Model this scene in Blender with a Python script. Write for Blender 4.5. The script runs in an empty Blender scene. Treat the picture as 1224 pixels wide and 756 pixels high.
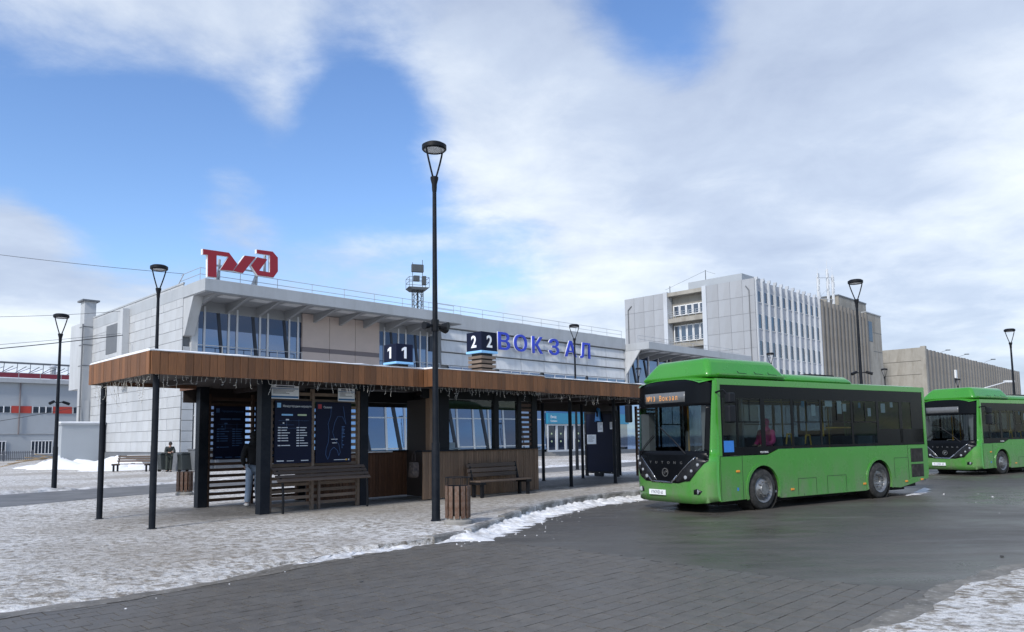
import bpy, bmesh, math, random
from mathutils import Vector, Matrix
random.seed(7)
R = math.radians
scene = bpy.context.scene
COL = scene.collection

# ------------------------------------------------------------------ camera
PITCH, ROLL = math.atan(84/890.), math.atan(.0145)
cd = bpy.data.cameras.new('camera'); cam = bpy.data.objects.new('camera', cd); COL.objects.link(cam)
cd.sensor_fit = 'HORIZONTAL'; cd.sensor_width = 36; cd.lens = 36*890/1224.; cd.shift_y = 62/1224.
cd.clip_start = .1; cd.clip_end = 6000
cam.matrix_world = (Matrix.Translation((0, 0, 1.65)) @ Matrix.Rotation(R(90)+PITCH, 4, 'X') @ Matrix.Rotation(-ROLL, 4, 'Z'))
scene.camera = cam
# ------------------------------------------------------------------ sky, sun
SUN_AZ, SUN_EL = R(-150), R(38)          # azimuth from +Y towards +X
w = bpy.data.worlds.new('World'); scene.world = w; w.use_nodes = True
def build_sky():
    nt = w.node_tree; N = nt.nodes; L = nt.links; N.clear()
    out = N.new('ShaderNodeOutputWorld')
    sky = N.new('ShaderNodeTexSky'); sky.sky_type = 'NISHITA'; sky.sun_disc = False
    sky.sun_elevation = SUN_EL; sky.sun_rotation = SUN_AZ; sky.air_density = 1.0; sky.dust_density = .35; sky.ozone_density = 2.2
    b1 = N.new('ShaderNodeBackground'); b1.inputs[1].default_value = .125
    hs = N.new('ShaderNodeHueSaturation'); hs.inputs['Saturation'].default_value = 1.14; hs.inputs['Hue'].default_value = .507; L.new(sky.outputs[0], hs.inputs['Color']); L.new(hs.outputs[0], b1.inputs[0])
    tc = N.new('ShaderNodeTexCoord')
    def M(op, a, b=None, c=None, clamp=False):
        n = N.new('ShaderNodeMath'); n.operation = op; n.use_clamp = clamp
        for i, x in enumerate((a, b, c)):
            if x is None: continue
            if isinstance(x, (int, float)): n.inputs[i].default_value = x
            else: L.new(x, n.inputs[i])
        return n.outputs[0]
    sep = N.new('ShaderNodeSeparateXYZ'); L.new(tc.outputs['Generated'], sep.inputs[0])
    zz = M('MAXIMUM', M('ADD', sep.outputs[2], .16), .05)
    cmb = N.new('ShaderNodeCombineXYZ')
    L.new(M('DIVIDE', sep.outputs[0], zz), cmb.inputs[0]); L.new(M('DIVIDE', sep.outputs[1], zz), cmb.inputs[1])
    def noise(scale, det, rough, off, dist=0.):
        mp = N.new('ShaderNodeMapping'); mp.inputs['Location'].default_value = off; L.new(cmb.outputs[0], mp.inputs[0])
        n = N.new('ShaderNodeTexNoise'); n.inputs['Scale'].default_value = scale; n.inputs['Detail'].default_value = det
        n.inputs['Roughness'].default_value = rough; n.inputs['Distortion'].default_value = dist
        L.new(mp.outputs[0], n.inputs[0]); return n.outputs[0]
    n1 = noise(1.15, 9, .56, (3.1, 1.7, .4), .15)
    n2 = noise(3.6, 8, .6, (7.7, 2.3, .9), .2)
    n3 = noise(.8, 3, .5, (1.3, 5.9, 2.2))
    dens = M('ADD', M('MULTIPLY', M('SUBTRACT', n1, .5), 1.6), M('MULTIPLY', M('SUBTRACT', n2, .5), 1.35))
    dens = M('ADD', dens, .62)
    # broad banks of cloud and clear gaps (direction, radius, weight)
    blobs = [((-.464,.84,.281), .16, -1.0), ((-.54,.78,.32), .15, -.8), ((-.36,.87,.34), .12, -.9), ((-.25,.91,.33), .12, -.6), ((-.184,.889,.42), .09, -.8),
             ((-.17,.92,.35), .10, -.35), ((.184,.849,.495), .10, -1.35), ((-.386,.808,.445), .14, .5), ((-.50,.74,.45), .12, .3), ((-.29,.83,.47), .10, .35),
             ((-.552,.803,.235), .055, 1.25), ((-.345,.893,.29), .075, 1.0), ((-.279,.878,.39), .045, .95), ((-.34,.885,.30), .05, .5), ((-.20,.925,.32), .05, .35), ((-.42,.85,.31), .035, .45), ((.034,.929,.369), .15, .5), ((.02,.915,.35), .08, .4),
             ((.118,.895,.43), .16, .5), ((.377,.816,.438), .25, .6), ((.475,.841,.257), .28, .75), ((.25,.93,.22), .2, .35), ((-.007,.879,.477), .12, .35),
             ((.033,.968,.247), .085, -.8), ((-.09,.95,.29), .07, -.35), ((.34,.877,.33), .06, -.55), ((.16,.93,.29), .06, -.5), ((-.5,.85,.14), .13, 1.1), ((-.58,.79,.16), .1, .6), ((-.25,.95,.17), .12, .3), ((.1,.98,.17), .12, .5)]
    for d, r, wt in blobs:
        v = N.new('ShaderNodeVectorMath'); v.operation = 'DISTANCE'; L.new(tc.outputs['Generated'], v.inputs[0])
        v.inputs[1].default_value = Vector(d).normalized()
        g = M('POWER', 2.718, M('MULTIPLY', M('POWER', M('DIVIDE', v.outputs['Value'], r), 2.), -1.))
        dens = M('ADD', dens, M('MULTIPLY', g, wt))
    mr = N.new('ShaderNodeMapRange'); mr.interpolation_type = 'SMOOTHSTEP'; mr.clamp = True
    L.new(dens, mr.inputs[0]); mr.inputs[1].default_value = .06; mr.inputs[2].default_value = 1.1
    mask = M('MULTIPLY', mr.outputs[0], .93)
    # cloud tone: bright tops, grey-blue thick parts
    ramp = N.new('ShaderNodeValToRGB'); L.new(M('ADD', M('MULTIPLY', n2, .36), M('MULTIPLY', n3, .86)), ramp.inputs[0])
    e = ramp.color_ramp.elements
    e[0].position = .42; e[0].color = (.27, .32, .425, 1); e[1].position = .78; e[1].color = (.57, .61, .65, 1)
    x = ramp.color_ramp.elements.new(.6); x.color = (.37, .425, .52, 1)
    b2 = N.new('ShaderNodeBackground'); b2.inputs[1].default_value = 1.0; L.new(ramp.outputs[0], b2.inputs[0])
    mx = N.new('ShaderNodeMixShader'); L.new(mask, mx.inputs[0]); L.new(b1.outputs[0], mx.inputs[1]); L.new(b2.outputs[0], mx.inputs[2])
    L.new(mx.outputs[0], out.inputs[0])
build_sky()
sd = bpy.data.lights.new('sun', 'SUN'); sun = bpy.data.objects.new('sun', sd); COL.objects.link(sun)
sd.energy = 1.9; sd.angle = R(8); sd.color = (1, .96, .9)
dv = Vector((math.sin(SUN_AZ)*math.cos(SUN_EL), math.cos(SUN_AZ)*math.cos(SUN_EL), math.sin(SUN_EL)))
sun.rotation_euler = dv.to_track_quat('Z', 'Y').to_euler()
vs = scene.view_settings; vs.view_transform = 'Standard'; vs.look = 'None'; vs.exposure = .78; vs.gamma = 1; vs.use_curve_mapping = False

# ------------------------------------------------------------------ materials
def nodes(name):
    m = bpy.data.materials.new(name); m.use_nodes = True
    return m, m.node_tree.nodes, m.node_tree.links, m.node_tree.nodes['Principled BSDF']
def mat(name, col, rough=.6, var=.12, ns=6., bump=0., bs=40., metal=0., rnd=0., dirt=None, dirt_amt=.5, dscale=1.5, stretch=None, spec=.5, coat=0., emit=None, streak=None, grime=None):
    m, N, L, P = nodes(name)
    P.inputs['Roughness'].default_value = rough; P.inputs['Metallic'].default_value = metal
    P.inputs['Specular IOR Level'].default_value = spec; P.inputs['Coat Weight'].default_value = coat; P.inputs['Coat Roughness'].default_value = .08
    tc = N.new('ShaderNodeTexCoord'); src = tc.outputs['Object']
    if rnd or stretch:
        mp = N.new('ShaderNodeMapping'); L.new(src, mp.inputs[0]); src = mp.outputs[0]
        if stretch: mp.inputs['Scale'].default_value = stretch
        if rnd:
            oi = N.new('ShaderNodeObjectInfo'); mu = N.new('ShaderNodeMath'); mu.operation = 'MULTIPLY'; mu.inputs[1].default_value = 37.
            L.new(oi.outputs['Random'], mu.inputs[0]); L.new(mu.outputs[0], mp.inputs['Location'])
    no = N.new('ShaderNodeTexNoise'); no.inputs['Scale'].default_value = ns; no.inputs['Detail'].default_value = 6; no.inputs['Roughness'].default_value = .6
    L.new(src, no.inputs[0])
    hsv = N.new('ShaderNodeHueSaturation'); hsv.inputs['Color'].default_value = (*col, 1)
    mr = N.new('ShaderNodeMapRange'); L.new(no.outputs[0], mr.inputs[0]); mr.inputs[1].default_value = .25; mr.inputs[2].default_value = .75
    mr.inputs[3].default_value = 1-var; mr.inputs[4].default_value = 1+var
    val = mr.outputs[0]
    if rnd:
        m2 = N.new('ShaderNodeMapRange'); L.new(oi.outputs['Random'], m2.inputs[0]); m2.inputs[3].default_value = 1-rnd; m2.inputs[4].default_value = 1+rnd
        mm = N.new('ShaderNodeMath'); mm.operation = 'MULTIPLY'; L.new(val, mm.inputs[0]); L.new(m2.outputs[0], mm.inputs[1]); val = mm.outputs[0]
    L.new(val, hsv.inputs['Value']); c = hsv.outputs[0]
    if dirt:
        n2 = N.new('ShaderNodeTexNoise'); n2.inputs['Scale'].default_value = dscale; n2.inputs['Detail'].default_value = 8; n2.inputs['Roughness'].default_value = .7
        if streak:
            m3 = N.new('ShaderNodeMapping'); m3.inputs['Scale'].default_value = (1, 1, streak); L.new(tc.outputs['Object'], m3.inputs[0]); L.new(m3.outputs[0], n2.inputs[0])
        else: L.new(tc.outputs['Object'], n2.inputs[0])
        r2 = N.new('ShaderNodeMapRange'); L.new(n2.outputs[0], r2.inputs[0]); r2.inputs[1].default_value = .45; r2.inputs[2].default_value = .72; r2.inputs[4].default_value = dirt_amt
        mx = N.new('ShaderNodeMix'); mx.data_type = 'RGBA'; L.new(r2.outputs[0], mx.inputs[0]); L.new(c, mx.inputs[6]); mx.inputs[7].default_value = (*dirt, 1); c = mx.outputs[2]
    if grime:                                        # dried salt spray thrown up from the road
        sp = N.new('ShaderNodeSeparateXYZ'); L.new(tc.outputs['Object'], sp.inputs[0])
        g1 = N.new('ShaderNodeMapRange'); L.new(sp.outputs[2], g1.inputs[0]); g1.inputs[1].default_value = 1.25; g1.inputs[2].default_value = .2
        m4 = N.new('ShaderNodeMapping'); m4.inputs['Scale'].default_value = (1, 1, .5); L.new(tc.outputs['Object'], m4.inputs[0])
        n4 = N.new('ShaderNodeTexNoise'); n4.inputs['Scale'].default_value = 2.2; n4.inputs['Detail'].default_value = 9; n4.inputs['Roughness'].default_value = .72; L.new(m4.outputs[0], n4.inputs[0])
        g2 = N.new('ShaderNodeMapRange'); L.new(n4.outputs[0], g2.inputs[0]); g2.inputs[1].default_value = .35; g2.inputs[2].default_value = .75
        g3 = N.new('ShaderNodeMath'); g3.operation = 'MULTIPLY'; L.new(g1.outputs[0], g3.inputs[0]); L.new(g2.outputs[0], g3.inputs[1])
        mg_ = N.new('ShaderNodeMix'); mg_.data_type = 'RGBA'; L.new(g3.outputs[0], mg_.inputs[0]); L.new(c, mg_.inputs[6]); mg_.inputs[7].default_value = (*grime, 1); c = mg_.outputs[2]
    L.new(c, P.inputs['Base Color'])
    rr = N.new('ShaderNodeMapRange'); L.new(no.outputs[0], rr.inputs[0]); rr.inputs[3].default_value = max(0, rough-.1); rr.inputs[4].default_value = min(1, rough+.1)
    L.new(rr.outputs[0], P.inputs['Roughness'])
    if bump:
        nb = N.new('ShaderNodeTexNoise'); nb.inputs['Scale'].default_value = bs; nb.inputs['Detail'].default_value = 5; L.new(src, nb.inputs[0])
        bp = N.new('ShaderNodeBump'); bp.inputs['Strength'].default_value = bump; bp.inputs['Distance'].default_value = .02
        L.new(nb.outputs[0], bp.inputs['Height']); L.new(bp.outputs[0], P.inputs['Normal'])
    if emit:
        P.inputs['Emission Color'].default_value = (*emit[0], 1); P.inputs['Emission Strength'].default_value = emit[1]
    return m
def glass(name, tint, refl=1., trans=.35, rough=.02):
    m, N, L, P = nodes(name); N.remove(P); out = N['Material Output']
    t = N.new('ShaderNodeBsdfTransparent'); t.inputs[0].default_value = (*[c*trans for c in tint], 1)
    g = N.new('ShaderNodeBsdfGlossy'); g.inputs['Roughness'].default_value = rough; g.inputs[0].default_value = (refl, refl, refl, 1)
    f = N.new('ShaderNodeLayerWeight'); f.inputs[0].default_value = .5
    p5 = N.new('ShaderNodeMath'); p5.operation = 'POWER'; L.new(f.outputs['Facing'], p5.inputs[0]); p5.inputs[1].default_value = 5.
    a = N.new('ShaderNodeMath'); a.operation = 'MULTIPLY_ADD'; L.new(p5.outputs[0], a.inputs[0]); a.inputs[1].default_value = .95; a.inputs[2].default_value = .045
    mx = N.new('ShaderNodeMixShader'); L.new(a.outputs[0], mx.inputs[0]); L.new(t.outputs[0], mx.inputs[1]); L.new(g.outputs[0], mx.inputs[2])
    L.new(mx.outputs[0], out.inputs[0]); return m
def facade_glass(name, base, fac=.45, tint=(.55, .68, 1.)):
    m, N, L, P = nodes(name); N.remove(P); out = N['Material Output']
    d = N.new('ShaderNodeBsdfDiffuse'); d.inputs[0].default_value = (*base, 1)
    g = N.new('ShaderNodeBsdfGlossy'); g.inputs['Roughness'].default_value = .03; g.inputs[0].default_value = (*tint, 1)
    tc = N.new('ShaderNodeTexCoord'); n = N.new('ShaderNodeTexNoise'); n.inputs['Scale'].default_value = .5; L.new(tc.outputs['Object'], n.inputs[0])
    bp = N.new('ShaderNodeBump'); bp.inputs['Strength'].default_value = .03; bp.inputs['Distance'].default_value = .1; L.new(n.outputs[0], bp.inputs['Height']); L.new(bp.outputs[0], g.inputs['Normal'])
    mx = N.new('ShaderNodeMixShader'); mx.inputs[0].default_value = fac; L.new(d.outputs[0], mx.inputs[1]); L.new(g.outputs[0], mx.inputs[2])
    L.new(mx.outputs[0], out.inputs[0]); return m

MT = {}
MT['black'] = mat('black metal paint', (.010, .011, .014), .5, .2, 8, .05, 60, spec=.2)
MT['post'] = mat('dark navy steel', (.007, .010, .016), .5, .2, 5, .05, 50, dirt=(.045, .045, .045), dirt_amt=.3, dscale=2.5, spec=.18)
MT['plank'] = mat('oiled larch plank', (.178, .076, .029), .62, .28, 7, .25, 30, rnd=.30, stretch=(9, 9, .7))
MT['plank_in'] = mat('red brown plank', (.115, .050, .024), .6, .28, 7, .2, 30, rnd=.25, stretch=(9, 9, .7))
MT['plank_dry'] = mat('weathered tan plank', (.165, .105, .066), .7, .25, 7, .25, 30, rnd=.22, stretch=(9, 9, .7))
MT['slat'] = mat('grey brown slat', (.155, .112, .082), .7, .3, 6, .2, 30, rnd=.25, stretch=(.7, 9, 9))
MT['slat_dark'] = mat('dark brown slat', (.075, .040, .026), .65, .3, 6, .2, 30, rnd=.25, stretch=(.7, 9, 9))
MT['bench'] = mat('dark bench wood', (.105, .078, .062), .65, .3, 6, .25, 30, rnd=.2, stretch=(.7, 9, 9))
MT['binwood'] = mat('bin slat wood', (.095, .046, .026), .6, .45, 9, .3, 30, rnd=.3, stretch=(6, 6, 1), dirt=(.3, .27, .24), dirt_amt=.5, dscale=8)
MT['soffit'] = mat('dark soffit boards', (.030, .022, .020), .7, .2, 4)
MT['concrete'] = mat('cast concrete', (.30, .29, .27), .85, .18, 5, .3, 60, dirt=(.14, .13, .12), dirt_amt=.6)
MT['snow'] = mat('clean snow', (.82, .84, .87), .75, .06, 6, .35, 14, dirt=(.5, .48, .45), dirt_amt=.3, dscale=1.2)
MT['snow_dirty'] = mat('dirty snow', (.70, .70, .71), .75, .2, 7, .7, 18, dirt=(.24, .22, .19), dirt_amt=.75, dscale=4)
MT['panel'] = mat('light grey cladding', (.48, .495, .51), .5, .035, .6, 0, rnd=.055, dirt=(.33, .33, .325), dirt_amt=.55, dscale=1.1, streak=.2)
MT['panel_white'] = mat('white ribbed cladding', (.60, .62, .64), .5, .04, .8, 0, rnd=.05, dirt=(.36, .37, .38), dirt_amt=.6, dscale=1.0, streak=.2)
MT['kerbstone'] = mat('wet kerb concrete', (.15, .145, .135), .7, .25, 6, .3, 50, dirt=(.62, .62, .62), dirt_amt=.9, dscale=3.2)
MT['ridge'] = mat('ploughed dirt and snow', (.62, .61, .6), .8, .2, 5, .6, 16, dirt=(.07, .06, .05), dirt_amt=1., dscale=1.6)
MT['joint'] = mat('dark joint', (.17, .18, .19), .8, .1)
MT['slab'] = mat('grey roof edge', (.40, .42, .44), .5, .04, .4, dirt=(.29, .30, .305), dirt_amt=.6, dscale=.8, streak=.25)
MT['soff_grey'] = mat('grey soffit', (.26, .27, .285), .6, .06, .5)
MT['soff_panel'] = mat('light soffit panel', (.50, .51, .52), .6, .05, .5)
MT['beige'] = mat('beige cladding', (.50, .415, .375), .6, .05, .7, rnd=.02, dirt=(.33, .29, .27), dirt_amt=.3, dscale=.5)
MT['brownband'] = mat('brown band', (.17, .145, .15), .6, .05)
MT['plinth'] = mat('dark grey plinth', (.13, .14, .155), .6, .1, 1, dirt=(.2, .2, .2), dirt_amt=.4)
MT['fglass'] = facade_glass('station glazing', (.006, .010, .022), .27)
MT['fglass_mid'] = facade_glass('grey blue glazing', (.012, .018, .03), .32, (.62, .74, 1.)); MT['fglass_shop'] = facade_glass('shop window glazing', (.035, .022, .014), .16)
MT['fglass_dark'] = facade_glass('dark glass and painted reflection', (.004, .007, .016), .09)  # door glass; on the upper glazing it paints a dark reflection
MT['fglass_low'] = facade_glass('ground floor glazing', (.02, .035, .07), .62, (.50, .68, 1.))
MT['mullion'] = mat('white mullion', (.55, .57, .60), .4, .04)
MT['darkbar'] = mat('dark slanted column', (.012, .016, .03), .4, .1)
MT['red'] = mat('red sign face', (.30, .010, .022), .35, .06, 1.5)
MT['white'] = mat('white paint', (.78, .79, .80), .45, .04, 3)
MT['blue_sign'] = mat('blue letter', (.020, .050, .50), .35, .08, 2)
MT['rail'] = mat('galvanised rail', (.42, .44, .46), .4, .1, 3, metal=.3)
MT['cobalt'] = mat('blue signage', (.03, .14, .33), .4, .06, 1)
MT['teal'] = mat('teal signage', (.025, .22, .36), .4, .06, 1)
MT['off_panel'] = mat('office panel', (.35, .365, .39), .55, .03, .3, rnd=.05, dirt=(.27, .27, .275), dirt_amt=.5, dscale=.5, streak=.2)
MT['off_rib'] = mat('office rib', (.50, .53, .57), .55, .04, .5, rnd=.05, dirt=(.33, .33, .33), dirt_amt=.6, dscale=.6, streak=.12)
MT['off_wall'] = mat('office wall between ribs', (.38, .40, .44), .6, .05, .5)
MT['win'] = facade_glass('far window', (.03, .04, .055), .16, (.75, .85, 1.))
MT['con_beige'] = mat('weathered beige concrete', (.34, .322, .285), .85, .15, .35, .2, 3, dirt=(.18, .16, .13), dirt_amt=.8, dscale=.6, streak=.25)
MT['fin'] = mat('weathered fin', (.185, .178, .168), .85, .15, .3, rnd=.1, stretch=(1, 1, .2), dirt=(.14, .13, .115), dirt_amt=.6, dscale=.5)
MT['fin_back'] = mat('dark wall behind fins', (.075, .072, .07), .9, .15, .4)
MT['hall'] = mat('pale grey hall cladding', (.37, .40, .43), .6, .04, .3, dirt=(.3, .31, .33), dirt_amt=.3, dscale=.2)
MT['hallred'] = mat('orange red panel', (.42, .05, .035), .5, .06)
MT['darkred'] = mat('dark red beam', (.17, .02, .035), .5, .08)
MT['green'] = mat('bus green paint', (.045, .262, .024), .28, .05, 1.2, coat=.4, dirt=(.06, .23, .035), dirt_amt=.5, dscale=1.3, grime=(.17, .19, .13))
MT['busblack'] = mat('gloss black mask', (.005, .006, .008), .22, .1, 2, spec=.1)
MT['rubber'] = mat('tyre rubber', (.018, .018, .018), .85, .25, 12, .1, dirt=(.10, .095, .09), dirt_amt=.6, dscale=6)
MT['underbody'] = mat('black underbody', (.012, .012, .012), .9, .2)
MT['rim'] = mat('steel rim', (.24, .245, .25), .4, .2, 9, metal=.6, dirt=(.05, .045, .04), dirt_amt=.95, dscale=7)
MT['chrome'] = mat('chrome trim', (.50, .51, .53), .25, .05, metal=1)
MT['lamp'] = mat('lamp lens', (.34, .36, .39), .15, .05)
MT['housing'] = mat('headlight housing', (.016, .017, .020), .3, .1, 9, spec=.25)
MT['orange'] = mat('orange marker', (.75, .28, .03), .3, .05)
MT['yellow'] = mat('yellow handrail', (.72, .40, .03), .35, .05)
MT['seat'] = mat('blue grey seat', (.05, .085, .12), .7, .1)
MT['interior'] = mat('grey bus interior', (.22, .23, .24), .7, .1)
MT['curtain'] = mat('grey curtain', (.45, .46, .46), .85, .12, 3)
MT['paper'] = mat('white paper', (.82, .85, .88), .7, .04)
MT['ink'] = mat('dark print', (.02, .03, .07), .6, 0.)
MT['bluebox'] = mat('bright blue card', (.03, .19, .58), .5, .05)
MT['led'] = mat('amber led', (.5, .22, .06), .5, 0, emit=((1., .45, .15), .28))
MT['ledpanel'] = mat('led panel', (.13, .135, .14), .25, .1)
MT['busglass'] = glass('tinted bus glass', (.80, .90, .92), .30, .70)
MT['windscreen'] = glass('bus windscreen', (.78, .84, .86), .8, .44)
MT['clear'] = glass('clear pane', (.93, .96, .97), .45, .93)
MT['board'] = mat('navy board', (.007, .010, .028), .5, .1, 2, spec=.15)
MT['boardline'] = mat('board map line', (.04, .10, .24), .5, 0)
MT['boardtext'] = mat('board white print', (.62, .66, .70), .5, .1)
MT['lightblue'] = mat('light blue', (.24, .50, .78), .5, .05)
MT['pegreen'] = mat('pale green print', (.45, .55, .35), .5, .05)
MT['wire'] = mat('icicle light wire', (.55, .53, .48), .6, .1)
MT['cable'] = mat('black cable', (.03, .03, .035), .7, 0)
MT['hoodie'] = mat('black hoodie', (.010, .011, .014), .9, .2, 14, .2, 60)
MT['jeans'] = mat('pale blue denim', (.30, .38, .50), .85, .16, 9, .3, 40)
MT['shoe'] = mat('white trainers', (.62, .62, .62), .6, .1, 20)
MT['skin'] = mat('skin', (.50, .30, .22), .55, .06, 20)
MT['hair'] = mat('dark hair', (.02, .016, .014), .7, .2, 40)
MT['coat'] = mat('dark olive coat', (.035, .042, .040), .85, .2, 14, .2, 50)
MT['trousers'] = mat('dark green trousers', (.030, .038, .033), .85, .2, 14)
MT['pink'] = mat('pink jacket', (.85, .07, .27), .7, .1, 9)
MT['binplastic'] = mat('dark plastic bin', (.025, .032, .033), .5, .15)
MT['bag'] = mat('patterned bag', (.09, .07, .06), .8, .6, 22, dirt=(.01, .01, .015), dirt_amt=1., dscale=9)
MT['bagblue'] = mat('blue plastic', (.06, .27, .62), .4, .15, 9)
MT['oldwood'] = mat('raw timber', (.33, .25, .16), .8, .25, 8, .2, rnd=.2)
MT['stone'] = mat('road grit', (.05, .05, .05), .9, .3)
MT['lens'] = mat('lantern underside lens', (.55, .56, .56), .3, .1)
MT['fence'] = mat('grey fence', (.12, .13, .15), .6, .1)
MT['antenna'] = mat('white antenna', (.62, .64, .66), .5, .05)
MT['tower'] = mat('dark tower steel', (.07, .08, .09), .6, .15)

# ------------------------------------------------------------------ geometry helpers
class MB:
    def __init__(s): s.v = []; s.f = []
    def add(s, vs, fs):
        o = len(s.v); s.v += [tuple(v) for v in vs]; s.f += [tuple(i+o for i in f) for f in fs]; return s
    def bx(s, x0, x1, y0, y1, z0, z1):
        return s.add([(x0,y0,z0),(x1,y0,z0),(x1,y1,z0),(x0,y1,z0),(x0,y0,z1),(x1,y0,z1),(x1,y1,z1),(x0,y1,z1)],
                     [(0,3,2,1),(4,5,6,7),(0,1,5,4),(1,2,6,5),(2,3,7,6),(3,0,4,7)])
    def tube(s, p0, p1, r0, r1=None, n=8, cap=True):
        r1 = r0 if r1 is None else r1
        p0, p1 = Vector(p0), Vector(p1); q = (p1-p0).to_track_quat('Z', 'Y')
        vs = []
        for p, r in ((p0, r0), (p1, r1)):
            for k in range(n):
                a = 2*math.pi*(k+.5)/n; vs.append(p + q @ Vector((r*math.cos(a), r*math.sin(a), 0)))
        fs = [(k, (k+1) % n, n+(k+1) % n, n+k) for k in range(n)]
        if cap: fs += [tuple(range(n-1, -1, -1)), tuple(range(n, 2*n))]
        return s.add(vs, fs)
    def path(s, pts, r, n=6):
        for a, b in zip(pts, pts[1:]): s.tube(a, b, r, r, n)
        return s
    def lathe(s, prof, n=24, axis='z', c=(0,0,0)):
        vs = []
        for r, h in prof:
            for k in range(n):
                a = 2*math.pi*k/n; x, y = r*math.cos(a), r*math.sin(a)
                p = (x, y, h) if axis == 'z' else (x, h, y)
                vs.append((p[0]+c[0], p[1]+c[1], p[2]+c[2]))
        fs = []
        for i in range(len(prof)-1):
            for k in range(n):
                a, b = i*n+k, i*n+(k+1) % n
                fs.append((a, b, b+n, a+n) if axis == 'z' else (a, a+n, b+n, b))
        return s.add(vs, fs)
    def prism(s, poly, a, b, axis='y'):
        # poly in the plane across axis; extruded from a to b
        def P(p, t):
            return {'y': (p[0], t, p[1]), 'z': (p[0], p[1], t), 'x': (t, p[0], p[1])}[axis]
        n = len(poly)
        return s.add([P(p, a) for p in poly]+[P(p, b) for p in poly],
                     [tuple(range(n)), tuple(range(2*n-1, n-1, -1))]+[(i, n+i, n+(i+1) % n, (i+1) % n) for i in range(n)])
    def build(s, name, m, parent=None, loc=(0,0,0), rz=0., bevel=0., seg=2, smooth=False, sub=0):
        me = bpy.data.meshes.new(name); me.from_pydata(s.v, [], s.f); me.materials.append(m if not isinstance(m, str) else MT[m])
        bm = bmesh.new(); bm.from_mesh(me); bmesh.ops.recalc_face_normals(bm, faces=bm.faces); bm.to_mesh(me); bm.free()
        return link(name, me, parent, loc, rz, bevel, seg, smooth, sub)
def link(name, me, parent=None, loc=(0,0,0), rz=0., bevel=0., seg=2, smooth=False, sub=0):
    o = bpy.data.objects.new(name, me); COL.objects.link(o); o.location = loc; o.rotation_euler = (0, 0, rz)
    if parent: o.parent = parent
    if bevel:
        b = o.modifiers.new('bevel', 'BEVEL'); b.width = bevel; b.segments = seg; b.limit_method = 'ANGLE'; b.angle_limit = R(35)
    if sub:
        b = o.modifiers.new('sub', 'SUBSURF'); b.levels = sub; b.render_levels = sub
    if smooth:
        for p in me.polygons: p.use_smooth = True
        if smooth == 'auto':
            try: me.set_sharp_from_angle(angle=R(40))
            except Exception: pass
    return o
def tag(o, label=None, cat=None, group=None, kind=None):
    if label: o['label'] = label
    if cat: o['category'] = cat
    if group: o['group'] = group
    if kind: o['kind'] = kind
    return o
def thing(name, label, cat, loc=(0,0,0), rz=0., group=None):
    o = bpy.data.objects.new(name, None); COL.objects.link(o); o.location = loc; o.rotation_euler = (0, 0, rz); o.empty_display_size = .3
    return tag(o, label, cat, group)
def dup(root, loc, rz, label=None):
    r = root.copy(); COL.objects.link(r); r.location = loc; r.rotation_euler = (0, 0, rz)
    if label: r['label'] = label
    def rec(a, b):
        for ch in list(a.children):
            if ch.get('skipcopy'): continue
            c = ch.copy(); COL.objects.link(c); c.parent = b; rec(ch, c)
    rec(root, r); return r
def inst(name, me, parent, loc, rz=0., scale=None):
    o = bpy.data.objects.new(name, me); COL.objects.link(o); o.parent = parent; o.location = loc; o.rotation_euler = (0, 0, rz)
    if scale: o.scale = scale
    return o
def text_mesh(s, size, ext=.004, xs=1., center=True, offset=0.):
    c = bpy.data.curves.new('text', 'FONT'); c.body = s; c.size = size; c.extrude = ext; c.resolution_u = 3; c.offset = offset
    if center: c.align_x = 'CENTER'
    o = bpy.data.objects.new('t', c); COL.objects.link(o)
    dg = bpy.context.evaluated_depsgraph_get(); dg.update()
    me = bpy.data.meshes.new_from_object(o.evaluated_get(dg)); bpy.data.objects.remove(o); bpy.data.curves.remove(c)
    me.transform(Matrix.Rotation(R(90), 4, 'X') @ Matrix.Diagonal((xs, 1, 1, 1)))
    return me
def text(name, s, size, m, parent, loc, rz=0., ext=.004, xs=1., center=True, offset=0.):
    me = text_mesh(s, size, ext, xs, center, offset); me.materials.clear(); me.materials.append(MT[m]); me.name = name
    return inst(name, me, parent, loc, rz)

# station axes: u along the facade to the right and away, v away from the road
ANG = R(45.5); CU, SU = math.cos(ANG), math.sin(ANG); C0 = (-7.023, 14.647)
def S(s, t, z=0.): return Vector((C0[0]+CU*s-SU*t, C0[1]+SU*s+CU*t, z))
def st_root(name, label, cat, s=0, t=0, z=0, group=None, rot=0.): return thing(name, label, cat, S(s, t, z), ANG+rot, group)

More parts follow.
